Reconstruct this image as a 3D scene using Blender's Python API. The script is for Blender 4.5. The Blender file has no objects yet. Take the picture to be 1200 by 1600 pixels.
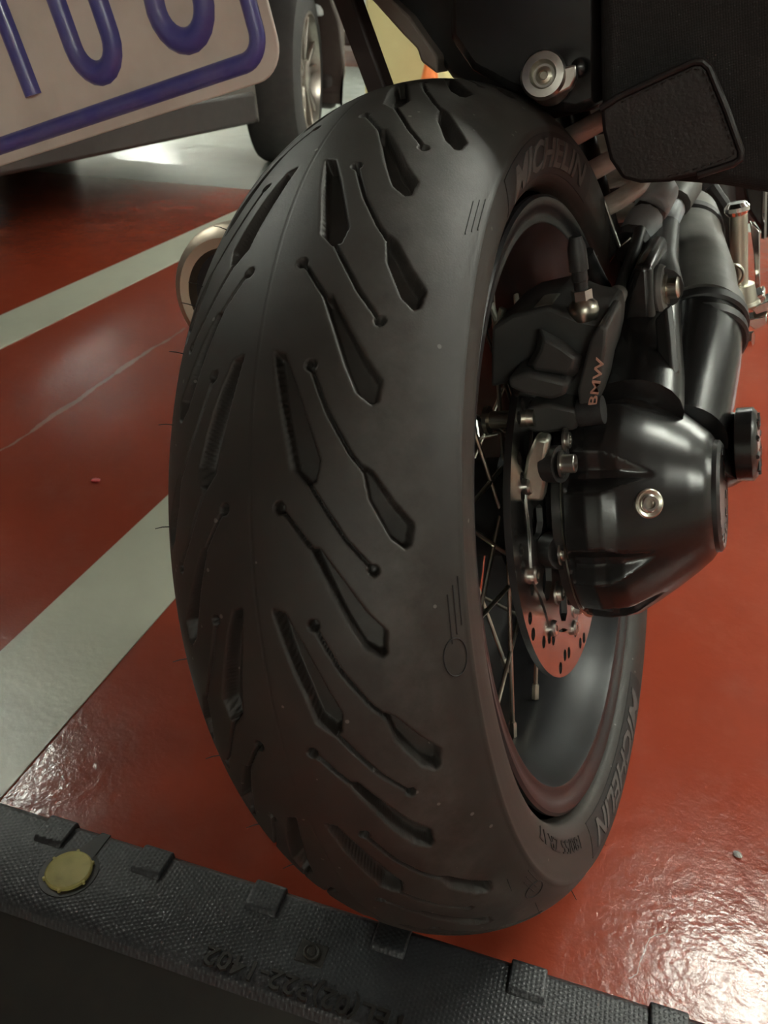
import bpy, bmesh, math, random
import numpy as np
from mathutils import Matrix, Vector

random.seed(7); np.random.seed(7)
scene = bpy.context.scene
COL = scene.collection

# ------------------------------------------------------------------ camera
F_PX = 1254.0                       # focal length in pixels of the 1200x1600 frame
CAM_R = np.array([[0.9204817, -0.2225100, 0.3212518],
                  [0.3903959, 0.4868866, -0.7813658],
                  [0.0174485, 0.8446483, 0.5350372]])
CAM_P = np.array([0.1383, -0.5481, 0.6560])
cam_d = bpy.data.cameras.new('camera'); cam = bpy.data.objects.new('camera', cam_d); COL.objects.link(cam)
cam_d.sensor_fit = 'VERTICAL'; cam_d.sensor_height = 36.0; cam_d.lens = F_PX / 1600 * 36.0
cam_d.clip_start = 0.02; cam_d.clip_end = 100
m4 = Matrix.Identity(4)
for i in range(3):
    for j in range(3): m4[i][j] = CAM_R[i][j]
    m4[i][3] = CAM_P[i]
cam.matrix_world = m4
cam_d.dof.use_dof = True; cam_d.dof.focus_distance = 0.48; cam_d.dof.aperture_fstop = 20.0
scene.camera = cam

# ------------------------------------------------------------------ world, light level
scene.view_settings.view_transform = 'Standard'; scene.view_settings.look = 'None'
scene.view_settings.gamma = 1.0; scene.view_settings.use_curve_mapping = False
scene.view_settings.exposure = 1.68
wd = bpy.data.worlds.new('world'); scene.world = wd; wd.use_nodes = True
wd.node_tree.nodes['Background'].inputs[0].default_value = (0.80, 0.86, 0.80, 1)
wd.node_tree.nodes['Background'].inputs[1].default_value = 0.02
CEIL = 2.6
TUBE_EMIT = 42.0                    # brightness of the fluorescent tubes
LAMPS = [(1.20, 1.45), (-3.1, 1.2), (3.4, 0.1), (4.8, 3.0),
         (-1.0, 5.4), (2.4, 5.6), (-2.9, 7.0), (-9.6, 11.8), (-9.0, 8.2), (-1.2, 9.0), (3.4, 9.2),  # the two far-left lamps are added, standing in for a bright opening
         (2.0, -4.9)]

# ------------------------------------------------------------------ frames
LEAN = math.radians(16.0)           # the motorcycle leans on its side stand
AXLE_H = 0.30858; R0 = 0.315
LR = np.array(Matrix.Rotation(-LEAN, 3, 'Y'))
CB_R = LR.T @ CAM_R; CB_P = LR.T @ (CAM_P - np.array([0, 0, AXLE_H]))
def at(px, py, y=None, x=None, z=None):
    """Point of the motorcycle's own frame (axle at the origin) where a sight line meets a given plane."""
    d = CB_R @ np.array([(px - 600) / F_PX, (800 - py) / F_PX, -1.0])
    ax, v = (1, y) if y is not None else ((0, x) if x is not None else (2, z))
    return CB_P + d * ((v - CB_P[ax]) / d[ax])
def atw(px, py, z=0.0):
    d = CAM_R @ np.array([(px - 600) / F_PX, (800 - py) / F_PX, -1.0])
    return CAM_P + d * ((z - CAM_P[2]) / d[2])

# ------------------------------------------------------------------ materials
def mat(name, col, rough=0.5, metal=0.0, spec=0.5, coat=0.0, coat_rough=0.1, noise=None, bump=None, emit=None, rough_var=None):
    """noise: (scale, amount, colour2[, detail]); bump: (kind, scale, strength, distance)"""
    m = bpy.data.materials.new(name); m.use_nodes = True
    nt = m.node_tree; b = nt.nodes['Principled BSDF']
    b.inputs['Base Color'].default_value = (*col, 1); b.inputs['Roughness'].default_value = rough
    b.inputs['Metallic'].default_value = metal; b.inputs['Specular IOR Level'].default_value = spec
    b.inputs['Coat Weight'].default_value = coat; b.inputs['Coat Roughness'].default_value = coat_rough
    tc = nt.nodes.new('ShaderNodeTexCoord')
    if noise:
        n = nt.nodes.new('ShaderNodeTexNoise'); n.inputs['Scale'].default_value = noise[0]
        n.inputs['Detail'].default_value = noise[3] if len(noise) > 3 else 6
        nt.links.new(tc.outputs['Object'], n.inputs['Vector'])
        r = nt.nodes.new('ShaderNodeValToRGB'); r.color_ramp.elements[0].position = 0.42; r.color_ramp.elements[1].position = 0.70
        nt.links.new(n.outputs['Fac'], r.inputs['Fac'])
        mu = nt.nodes.new('ShaderNodeMath'); mu.operation = 'MULTIPLY'; mu.inputs[1].default_value = noise[1]
        nt.links.new(r.outputs['Color'], mu.inputs[0])
        mx = nt.nodes.new('ShaderNodeMix'); mx.data_type = 'RGBA'
        mx.inputs['A'].default_value = (*col, 1); mx.inputs['B'].default_value = (*noise[2], 1)
        nt.links.new(mu.outputs[0], mx.inputs['Factor']); nt.links.new(mx.outputs['Result'], b.inputs['Base Color'])
        if rough_var:
            mr = nt.nodes.new('ShaderNodeMapRange'); mr.inputs['To Min'].default_value = rough; mr.inputs['To Max'].default_value = rough_var
            nt.links.new(r.outputs['Color'], mr.inputs['Value']); nt.links.new(mr.outputs['Result'], b.inputs['Roughness'])
    if bump:
        if bump[0] == 'voronoi':
            n = nt.nodes.new('ShaderNodeTexVoronoi'); n.inputs['Randomness'].default_value = 0.15; o = n.outputs['Distance']
        else:
            n = nt.nodes.new('ShaderNodeTexNoise'); n.inputs['Detail'].default_value = 4; o = n.outputs['Fac']
        n.inputs['Scale'].default_value = bump[1]; nt.links.new(tc.outputs['Object'], n.inputs['Vector'])
        bp = nt.nodes.new('ShaderNodeBump'); bp.inputs['Strength'].default_value = bump[2]; bp.inputs['Distance'].default_value = bump[3]
        bp.invert = bump[0] == 'voronoi'
        nt.links.new(o, bp.inputs['Height']); nt.links.new(bp.outputs['Normal'], b.inputs['Normal'])
    if emit:
        b.inputs['Emission Color'].default_value = (*emit[0], 1); b.inputs['Emission Strength'].default_value = emit[1]
    return m

def tyre_material():
    m = mat('tyre_rubber', (0.030, 0.0265, 0.0235), 0.55, spec=0.5, bump=('noise', 900, 0.15, 0.0004))
    nt = m.node_tree; b = nt.nodes['Principled BSDF']; L = nt.links
    tc = nt.nodes.new('ShaderNodeTexCoord')
    a = nt.nodes.new('ShaderNodeTexNoise'); a.inputs['Scale'].default_value = 34; a.inputs['Detail'].default_value = 8; a.inputs['Roughness'].default_value = 0.7
    L.new(tc.outputs['Object'], a.inputs['Vector'])
    sx = nt.nodes.new('ShaderNodeSeparateXYZ'); L.new(tc.outputs['Object'], sx.inputs[0])
    sh = nt.nodes.new('ShaderNodeMapRange'); sh.inputs['From Min'].default_value = 0.030; sh.inputs['From Max'].default_value = 0.060
    L.new(sx.outputs['X'], sh.inputs['Value'])                       # dust lies on the scrubbed right shoulder
    s2 = nt.nodes.new('ShaderNodeMapRange'); s2.inputs['From Min'].default_value = 0.084; s2.inputs['From Max'].default_value = 0.074
    L.new(sx.outputs['X'], s2.inputs['Value'])
    r = nt.nodes.new('ShaderNodeValToRGB'); r.color_ramp.elements[0].position = 0.38; r.color_ramp.elements[1].position = 0.75
    L.new(a.outputs['Fac'], r.inputs['Fac'])
    mu = nt.nodes.new('ShaderNodeMath'); mu.operation = 'MULTIPLY'; L.new(r.outputs['Color'], mu.inputs[0]); L.new(sh.outputs['Result'], mu.inputs[1])
    m2 = nt.nodes.new('ShaderNodeMath'); m2.operation = 'MULTIPLY'; L.new(mu.outputs[0], m2.inputs[0]); L.new(s2.outputs['Result'], m2.inputs[1])
    m3 = nt.nodes.new('ShaderNodeMath'); m3.operation = 'MULTIPLY'; m3.inputs[1].default_value = 0.7; L.new(m2.outputs[0], m3.inputs[0])
    mx = nt.nodes.new('ShaderNodeMix'); mx.data_type = 'RGBA'; mx.inputs['A'].default_value = (0.028, 0.0240, 0.0205, 1); mx.inputs['B'].default_value = (0.095, 0.088, 0.080, 1)
    L.new(m3.outputs[0], mx.inputs['Factor'])
    v = nt.nodes.new('ShaderNodeTexVoronoi'); v.inputs['Scale'].default_value = 95; L.new(tc.outputs['Object'], v.inputs['Vector'])
    lt = nt.nodes.new('ShaderNodeMath'); lt.operation = 'LESS_THAN'; lt.inputs[1].default_value = 0.11; L.new(v.outputs['Distance'], lt.inputs[0])
    wn = nt.nodes.new('ShaderNodeTexNoise'); wn.inputs['Scale'].default_value = 30; L.new(tc.outputs['Object'], wn.inputs['Vector'])
    gt = nt.nodes.new('ShaderNodeMath'); gt.operation = 'GREATER_THAN'; gt.inputs[1].default_value = 0.56; L.new(wn.outputs['Fac'], gt.inputs[0])
    mm = nt.nodes.new('ShaderNodeMath'); mm.operation = 'MULTIPLY'; L.new(lt.outputs[0], mm.inputs[0]); L.new(gt.outputs[0], mm.inputs[1])
    mf = nt.nodes.new('ShaderNodeMath'); mf.operation = 'MULTIPLY'; mf.inputs[1].default_value = 0.5; L.new(mm.outputs[0], mf.inputs[0])
    my = nt.nodes.new('ShaderNodeMix'); my.data_type = 'RGBA'; my.inputs['B'].default_value = (0.25, 0.24, 0.22, 1)
    L.new(mf.outputs[0], my.inputs['Factor']); L.new(mx.outputs['Result'], my.inputs['A'])
    L.new(my.outputs['Result'], b.inputs['Base Color'])
    return m

def floor_material():
    m = bpy.data.materials.new('epoxy_floor'); m.use_nodes = True
    nt = m.node_tree; b = nt.nodes['Principled BSDF']; L = nt.links
    g = nt.nodes.new('ShaderNodeNewGeometry'); sx = nt.nodes.new('ShaderNodeSeparateXYZ'); L.new(g.outputs['Position'], sx.inputs[0])
    def noise(sc, det=5, ro=0.55):
        n = nt.nodes.new('ShaderNodeTexNoise'); n.inputs['Scale'].default_value = sc; n.inputs['Detail'].default_value = det; n.inputs['Roughness'].default_value = ro
        L.new(g.outputs['Position'], n.inputs['Vector']); return n.outputs['Fac']
    def math_(op, a, c=None, d=None):
        n = nt.nodes.new('ShaderNodeMath'); n.operation = op
        for k, v in enumerate((a, c, d)):
            if v is None: continue
            if isinstance(v, (int, float)): n.inputs[k].default_value = v
            else: L.new(v, n.inputs[k])
        return n.outputs[0]
    def mix(f, a, c):
        n = nt.nodes.new('ShaderNodeMix'); n.data_type = 'RGBA'
        for s, v in (('Factor', f), ('A', a), ('B', c)):
            if isinstance(v, tuple): n.inputs[s].default_value = (*v, 1)
            elif isinstance(v, (int, float)): n.inputs[s].default_value = v
            else: L.new(v, n.inputs[s])
        return n.outputs['Result']
    def ramp(f, lo, hi):
        n = nt.nodes.new('ShaderNodeMapRange'); n.inputs['From Min'].default_value = lo; n.inputs['From Max'].default_value = hi
        L.new(f, n.inputs['Value']); return n.outputs['Result']
    X, Y = sx.outputs['X'], sx.outputs['Y']
    red = mix(ramp(noise(2.2), 0.35, 0.7), (0.320, 0.046, 0.021), (0.350, 0.060, 0.030))
    red = mix(math_('MULTIPLY', ramp(noise(14, 7, 0.7), 0.52, 0.78), 0.35), red, (0.40, 0.095, 0.050))
    # scattered scuffs
    red = mix(math_('MULTIPLY', ramp(noise(60, 8, 0.75), 0.66, 0.72), 0.35), red, (0.50, 0.22, 0.17))
    # long scratch across the next bay: distance to a line, broken up by noise
    a, c = atw(0, 705), atw(283, 515)
    dx, dy = c[0] - a[0], c[1] - a[1]; ln = math.hypot(dx, dy); dx, dy = dx / ln, dy / ln
    wob = math_('MULTIPLY', math_('SUBTRACT', noise(6, 5, 0.6), 0.5), 0.05)
    dist = math_('ABSOLUTE', math_('ADD', math_('SUBTRACT', math_('MULTIPLY', math_('SUBTRACT', X, float(a[0])), float(dy)), math_('MULTIPLY', math_('SUBTRACT', Y, float(a[1])), float(dx))), wob))
    along = math_('ADD', math_('MULTIPLY', math_('SUBTRACT', X, float(a[0])), float(dx)), math_('MULTIPLY', math_('SUBTRACT', Y, float(a[1])), float(dy)))
    inside = math_('MULTIPLY', math_('GREATER_THAN', along, -0.6), math_('LESS_THAN', along, float(ln) * 1.02))
    wide = math_('MULTIPLY_ADD', ramp(noise(9, 2), 0.45, 0.7), 0.006, 0.002)
    scr = math_('MULTIPLY', math_('LESS_THAN', dist, wide), inside)
    red = mix(math_('MULTIPLY', scr, 0.6), red, (0.46, 0.31, 0.25))
    # pale hairline crack at the lower right
    p1, p2 = atw(978, 1525), atw(1045, 1450)
    dx, dy = p2[0] - p1[0], p2[1] - p1[1]; l2 = math.hypot(dx, dy); dx, dy = dx / l2, dy / l2
    wob2 = math_('MULTIPLY', math_('SUBTRACT', noise(16, 4, 0.5), 0.5), 0.06)
    d2 = math_('ABSOLUTE', math_('ADD', math_('SUBTRACT', math_('MULTIPLY', math_('SUBTRACT', X, float(p1[0])), float(dy)), math_('MULTIPLY', math_('SUBTRACT', Y, float(p1[1])), float(dx))), wob2))
    al2 = math_('ADD', math_('MULTIPLY', math_('SUBTRACT', X, float(p1[0])), float(dx)), math_('MULTIPLY', math_('SUBTRACT', Y, float(p1[1])), float(dy)))
    in2 = math_('MULTIPLY', math_('GREATER_THAN', al2, 0.0), math_('LESS_THAN', al2, float(l2)))
    red = mix(math_('MULTIPLY', math_('MULTIPLY', math_('LESS_THAN', d2, 0.0006), in2), 0.8), red, (0.75, 0.55, 0.48))
    grey = mix(ramp(noise(3), 0.3, 0.7), (0.46, 0.50, 0.46), (0.54, 0.58, 0.53))
    lane = math_('MULTIPLY', math_('GREATER_THAN', math_('SUBTRACT', Y, math_('MULTIPLY', X, 0.09)), LANE0), math_('LESS_THAN', Y, 9.6))
    lane = math_('MULTIPLY', lane, math_('LESS_THAN', X, 6.0))
    L.new(mix(lane, red, grey), b.inputs['Base Color'])
    rr = nt.nodes.new('ShaderNodeMapRange'); rr.inputs['From Min'].default_value = 0.3; rr.inputs['From Max'].default_value = 0.75
    rr.inputs['To Min'].default_value = 0.12; rr.inputs['To Max'].default_value = 0.25
    L.new(noise(7, 6, 0.65), rr.inputs['Value']); L.new(rr.outputs['Result'], b.inputs['Roughness'])
    b.inputs['Specular IOR Level'].default_value = 0.5
    # orange peel and small blisters of the coating
    h = math_('ADD', math_('MULTIPLY', noise(70, 3, 0.5), 0.6), math_('MULTIPLY', noise(260, 2, 0.5), 0.16))
    v = nt.nodes.new('ShaderNodeTexVoronoi'); v.inputs['Scale'].default_value = 75; L.new(g.outputs['Position'], v.inputs['Vector'])
    pop = math_('MULTIPLY', math_('LESS_THAN', v.outputs['Distance'], 0.14), ramp(noise(11, 3), 0.5, 0.62))
    h = math_('ADD', h, math_('MULTIPLY', pop, 0.35))
    bu = nt.nodes.new('ShaderNodeBump'); bu.inputs['Strength'].default_value = 0.30; bu.inputs['Distance'].default_value = 0.0028
    L.new(h, bu.inputs['Height']); L.new(bu.outputs['Normal'], b.inputs['Normal'])
    return m
LANE0 = 2.62

M = dict(
    tyre=tyre_material(),
    lettering=mat('tyre_lettering', (0.014, 0.013, 0.013), 0.60),
    lettering_light=mat('tyre_lettering_light', (0.085, 0.080, 0.076), 0.55),
    whisker=mat('rubber_whisker', (0.012, 0.011, 0.010), 0.6),
    rim=mat('rim_black_satin', (0.016, 0.016, 0.018), 0.36, spec=0.6, bump=('noise', 500, 0.08, 0.0003)),
    black_gloss=mat('black_enamel', (0.012, 0.011, 0.011), 0.26, spec=0.6, noise=(40, 0.3, (0.020, 0.019, 0.017))),
    black_satin=mat('black_cast', (0.016, 0.0155, 0.0155), 0.40, spec=0.5, noise=(60, 0.5, (0.028, 0.026, 0.024)), bump=('noise', 700, 0.1, 0.0003)),
    caliper=mat('caliper_black', (0.048, 0.048, 0.046), 0.46, noise=(50, 0.5, (0.064, 0.062, 0.058)), bump=('noise', 800, 0.15, 0.0003)),
    rubber=mat('boot_rubber', (0.130, 0.126, 0.116), 0.50, noise=(28, 0.7, (0.210, 0.200, 0.180)), bump=('noise', 60, 0.2, 0.001)),
    hose=mat('hose_rubber', (0.020, 0.019, 0.019), 0.50, noise=(90, 0.5, (0.06, 0.06, 0.06))),
    steel=mat('brushed_steel', (0.62, 0.60, 0.56), 0.28, 1.0, noise=(45, 0.6, (0.42, 0.41, 0.38))),
    disc=mat('disc_steel', (0.66, 0.65, 0.63), 0.20, 1.0, noise=(60, 0.4, (0.50, 0.49, 0.47))),
    carrier=mat('carrier_grey', (0.40, 0.40, 0.39), 0.36, 1.0),
    alu=mat('cast_aluminium', (0.58, 0.60, 0.52), 0.42, 1.0, noise=(130, 0.5, (0.44, 0.45, 0.40)), bump=('noise', 300, 0.1, 0.0004)),
    zinc=mat('zinc_fitting', (0.60, 0.58, 0.50), 0.30, 1.0, noise=(70, 0.5, (0.42, 0.38, 0.28))),
    chrome=mat('chrome', (0.80, 0.79, 0.76), 0.10, 1.0),
    peg=mat('peg_steel', (0.66, 0.64, 0.54), 0.30, 1.0, noise=(50, 0.4, (0.50, 0.48, 0.40))),
    spring=mat('spring_white', (0.84, 0.83, 0.77), 0.30, noise=(55, 0.6, (0.60, 0.56, 0.45)), coat=0.5),
    connector=mat('connector_grey', (0.52, 0.57, 0.60), 0.45, noise=(40, 0.4, (0.38, 0.40, 0.42))),
    leather=mat('leather_black', (0.018, 0.014, 0.014), 0.42, bump=('noise', 420, 0.35, 0.0010), noise=(30, 0.4, (0.030, 0.022, 0.020))),
    fabric=mat('bag_fabric', (0.016, 0.0145, 0.014), 0.75, bump=('voronoi', 700, 0.4, 0.0008)),
    stitch=mat('stitch_thread', (0.030, 0.026, 0.025), 0.7),
    plastic=mat('fender_plastic', (0.26, 0.21, 0.18), 0.50, bump=('noise', 300, 0.1, 0.0005)),
    bracket=mat('bracket_dark', (0.040, 0.028, 0.026), 0.50),
    plate=mat('plate_white', (0.76, 0.72, 0.65), 0.34, noise=(38, 0.6, (0.60, 0.54, 0.47)), bump=('noise', 260, 0.15, 0.0005)),
    blue=mat('plate_blue', (0.080, 0.080, 0.330), 0.32, noise=(60, 0.35, (0.25, 0.23, 0.38)), coat=0.4),
    exhaust=mat('exhaust_steel', (0.58, 0.50, 0.40), 0.45, 1.0, noise=(20, 0.5, (0.50, 0.42, 0.33))),
    dark=mat('exhaust_bore', (0.020, 0.014, 0.014), 0.8),
    copper=mat('caliper_lettering', (0.62, 0.34, 0.26), 0.5),
    stop=mat('stop_rubber', (0.036, 0.038, 0.042), 0.40, spec=0.5, noise=(20, 0.5, (0.050, 0.051, 0.055))),
    stop_plain=mat('stop_rubber_smooth', (0.018, 0.016, 0.014), 0.5, noise=(60, 0.4, (0.028, 0.024, 0.018))),
    reflector=mat('reflector_yellow', (0.50, 0.45, 0.16), 0.55, noise=(60, 0.8, (0.30, 0.27, 0.09))),
    line=mat('white_line_paint', (0.66, 0.68, 0.55), 0.30, noise=(18, 0.4, (0.58, 0.60, 0.49)), bump=('noise', 90, 0.25, 0.002)),
    wall=mat('garage_wall', (0.70, 0.72, 0.68), 0.7, noise=(4, 0.4, (0.62, 0.64, 0.60))),
    ceiling=mat('garage_ceiling', (0.22, 0.22, 0.21), 0.8, noise=(3, 0.4, (0.16, 0.16, 0.155))),
    yellow=mat('pillar_yellow', (0.72, 0.60, 0.30), 0.55, noise=(6, 0.4, (0.64, 0.52, 0.26))),
    orange=mat('cone_orange', (0.95, 0.23, 0.05), 0.45, noise=(20, 0.3, (0.80, 0.18, 0.04))),
    tube=mat('lamp_tube', (0.9, 0.9, 0.9), 0.4, emit=((0.96, 1.0, 0.88), TUBE_EMIT)),
    housing_white=mat('lamp_housing', (0.75, 0.75, 0.73), 0.5),
    car_paint=mat('car_paint_brown', (0.085, 0.060, 0.054), 0.22, coat=0.8, noise=(8, 0.2, (0.070, 0.052, 0.046))),
    car_white=mat('car_paint_white', (0.78, 0.80, 0.80), 0.25, coat=0.8, noise=(5, 0.2, (0.72, 0.74, 0.74))),
    car_trim=mat('car_black_plastic', (0.035, 0.024, 0.022), 0.6, noise=(40, 0.4, (0.050, 0.036, 0.032))),
    car_glass=mat('car_glass', (0.015, 0.017, 0.018), 0.06, spec=0.8),
    car_tyre=mat('car_tyre', (0.038, 0.033, 0.032), 0.75, noise=(30, 0.5, (0.055, 0.047, 0.044))),
    alloy=mat('alloy_grey', (0.42, 0.38, 0.34), 0.30, 0.9, noise=(30, 0.5, (0.30, 0.26, 0.23))),
    lamp_red=mat('tail_lamp_red', (0.55, 0.03, 0.03), 0.15, coat=1.0),
    lamp_clear=mat('head_lamp_clear', (0.75, 0.77, 0.78), 0.08, spec=0.8),
    chip=mat('red_chip', (0.80, 0.10, 0.10), 0.35),
    pebble=mat('grey_pebble', (0.42, 0.40, 0.38), 0.6),
)
M['floor'] = floor_material()
def stud_relief(m, ang, pitch, depth):
    nt = m.node_tree; L = nt.links; b = nt.nodes['Principled BSDF']; tc = nt.nodes.new('ShaderNodeTexCoord'); prev = None
    for k in range(3):
        a = ang + k*math.pi/3; q = 2*math.pi / (pitch*math.sqrt(3)/2)
        d = nt.nodes.new('ShaderNodeVectorMath'); d.operation = 'DOT_PRODUCT'; d.inputs[1].default_value = (q*math.cos(a), q*math.sin(a), 0); L.new(tc.outputs['Object'], d.inputs[0])
        c = nt.nodes.new('ShaderNodeMath'); c.operation = 'COSINE'; L.new(d.outputs['Value'], c.inputs[0])
        if prev is None: prev = c.outputs[0]
        else:
            ad = nt.nodes.new('ShaderNodeMath'); ad.operation = 'ADD'; L.new(prev, ad.inputs[0]); L.new(c.outputs[0], ad.inputs[1]); prev = ad.outputs[0]
    r = nt.nodes.new('ShaderNodeMapRange'); r.inputs['From Min'].default_value = -0.6; r.inputs['From Max'].default_value = 2.2; L.new(prev, r.inputs['Value'])
    bp = nt.nodes.new('ShaderNodeBump'); bp.inputs['Strength'].default_value = 0.6; bp.inputs['Distance'].default_value = depth
    L.new(r.outputs['Result'], bp.inputs['Height']); L.new(bp.outputs['Normal'], b.inputs['Normal'])
stud_relief(M['stop'], 0.1, 0.0036, 0.00035)

# ------------------------------------------------------------------ mesh helpers
class MB:
    def __init__(s): s.v = []; s.f = []
    def add(s, verts, faces):
        o = len(s.v); s.v += [tuple(float(c) for c in p) for p in verts]; s.f += [tuple(i + o for i in q) for q in faces]; return s
    def box(s, lo, hi):
        x0, y0, z0 = lo; x1, y1, z1 = hi
        return s.add([(x0,y0,z0),(x1,y0,z0),(x1,y1,z0),(x0,y1,z0),(x0,y0,z1),(x1,y0,z1),(x1,y1,z1),(x0,y1,z1)],
                     [(0,3,2,1),(4,5,6,7),(0,1,5,4),(1,2,6,5),(2,3,7,6),(3,0,4,7)])
    def prism(s, poly, vec):
        """closed polygon of 3-D points swept along vec"""
        n = len(poly); vec = np.asarray(vec, float); p = [np.asarray(a, float) for a in poly]
        return s.add(p + [a + vec for a in p], [tuple(range(n))[::-1], tuple(range(n, 2*n))] + [(i, (i+1) % n, n + (i+1) % n, n + i) for i in range(n)])
    def loft(s, rings, closed=True, caps=True):
        n = len(rings[0]); vs = [p for r in rings for p in r]; fs = []
        for k in range(len(rings) - 1):
            for i in range(n if closed else n - 1):
                j = (i + 1) % n; fs.append((k*n+i, k*n+j, (k+1)*n+j, (k+1)*n+i))
        if caps: fs += [tuple(range(n))[::-1], tuple((len(rings)-1)*n + i for i in range(n))]
        return s.add(vs, fs)
    def tube(s, path, rad, seg=14, caps=True, flat=1.0, closed=False):
        path = [np.asarray(p, float) for p in path]; rad = [rad]*len(path) if np.isscalar(rad) else rad
        t = [path[(i+1) % len(path)] - path[i-1] for i in range(len(path))] if closed else [path[min(i+1, len(path)-1)] - path[max(i-1, 0)] for i in range(len(path))]
        t = [a / (np.linalg.norm(a) + 1e-12) for a in t]
        u = np.cross(t[0], (0, 0, 1.0));  u = np.cross(t[0], (0, 1.0, 0)) if np.linalg.norm(u) < 0.2 else u
        rings = []
        for p, d, r in zip(path, t, rad):
            u = u - d * (u @ d); u /= np.linalg.norm(u); w = np.cross(d, u)
            rings.append([p + r * (u * math.cos(a) + flat * w * math.sin(a)) for a in np.linspace(0, 2*math.pi, seg, endpoint=False)])
        if closed: rings.append(rings[0]); caps = False
        return s.loft(rings, True, caps)
    def lathe(s, prof, origin, axis, seg=32, caps=True):
        """prof: (t along axis, radius)"""
        ax = np.asarray(axis, float); ax /= np.linalg.norm(ax); o = np.asarray(origin, float)
        u = np.cross(ax, (0, 0, 1.0)); u = np.cross(ax, (0, 1.0, 0)) if np.linalg.norm(u) < 0.3 else u
        u /= np.linalg.norm(u); w = np.cross(ax, u)
        rings = [[o + ax*t + r*(u*math.cos(a) + w*math.sin(a)) for a in np.linspace(0, 2*math.pi, seg, endpoint=False)] for t, r in prof]
        return s.loft(rings, True, caps)
    def build(s, name, material, parent=None, smooth=35, bevel=None, seg=2):
        me = bpy.data.meshes.new(name); me.from_pydata(s.v, [], s.f); return finish(me, name, material, parent, smooth, bevel, seg)

ROOTS = {}
def finish(me, name, material, parent=None, smooth=35, bevel=None, seg=2):
    bm = bmesh.new(); bm.from_mesh(me); bmesh.ops.recalc_face_normals(bm, faces=bm.faces); bm.to_mesh(me); bm.free()
    me.materials.append(M[material] if isinstance(material, str) else material)
    if smooth:
        me.polygons.foreach_set('use_smooth', [True] * len(me.polygons)); me.set_sharp_from_angle(angle=math.radians(smooth))
    o = bpy.data.objects.new(name, me); COL.objects.link(o)
    if parent is not None:
        o.parent = parent
        if parent.name in ROOTS: o.location = ROOTS[parent.name]
    if bevel:
        b = o.modifiers.new('bevel', 'BEVEL'); b.width = bevel; b.segments = seg; b.limit_method = 'ANGLE'; b.angle_limit = math.radians(30)
        b.harden_normals = False
    return o
def empty(name, loc=(0, 0, 0), rot=(0, 0, 0)):
    o = bpy.data.objects.new(name, None); COL.objects.link(o); o.location = loc; o.rotation_euler = rot; o.empty_display_size = 0.1; return o
def tag(o, label=None, cat=None, group=None, kind=None):
    if label: o['label'] = label
    if cat: o['category'] = cat
    if group: o['group'] = group
    if kind: o['kind'] = kind
    return o
def text_mesh(body, size=1.0, extrude=0.05, offset=0.0, shear=0.0, spacing=1.0, res=3, slices=0):
    c = bpy.data.curves.new('txt', 'FONT'); c.body = body; c.size = size; c.extrude = extrude; c.offset = offset; c.shear = shear
    c.space_character = spacing; c.resolution_u = res; c.align_x = 'CENTER'; c.align_y = 'CENTER'
    o = bpy.data.objects.new('txt', c); COL.objects.link(o); dg = bpy.context.evaluated_depsgraph_get()
    me = bpy.data.meshes.new_from_object(o.evaluated_get(dg)); bpy.data.objects.remove(o); bpy.data.curves.remove(c)
    if slices:
        bm = bmesh.new(); bm.from_mesh(me); ys = [q.co.y for q in bm.verts]; lo, hi = min(ys), max(ys)
        for k in range(1, slices): bmesh.ops.bisect_plane(bm, geom=bm.verts[:] + bm.edges[:] + bm.faces[:], plane_co=(0, lo + (hi - lo)*k/slices, 0), plane_no=(0, 1, 0), dist=1e-5)
        bm.to_mesh(me); bm.free()
    v = np.array([p.co[:] for p in me.vertices]); f = [tuple(p.vertices) for p in me.polygons]; bpy.data.meshes.remove(me)
    return v, f
def plate2d(outer, holes, half):
    """flat outline with holes -> (verts in 2-D + thickness, faces)"""
    c = bpy.data.curves.new('pl', 'CURVE'); c.dimensions = '2D'; c.fill_mode = 'BOTH'; c.extrude = half
    for loop in [outer] + holes:
        sp = c.splines.new('POLY'); sp.points.add(len(loop) - 1); sp.use_cyclic_u = True
        for p, q in zip(sp.points, loop): p.co = (q[0], q[1], 0, 1)
    o = bpy.data.objects.new('pl', c); COL.objects.link(o); dg = bpy.context.evaluated_depsgraph_get()
    me = bpy.data.meshes.new_from_object(o.evaluated_get(dg)); bpy.data.objects.remove(o); bpy.data.curves.remove(c)
    v = np.array([p.co[:] for p in me.vertices]); f = [tuple(p.vertices) for p in me.polygons]; bpy.data.meshes.remove(me)
    return v, f
def circle2(cx, cy, r, n=16): return [(cx + r*math.cos(a), cy + r*math.sin(a)) for a in np.linspace(0, 2*math.pi, n, endpoint=False)]

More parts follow.
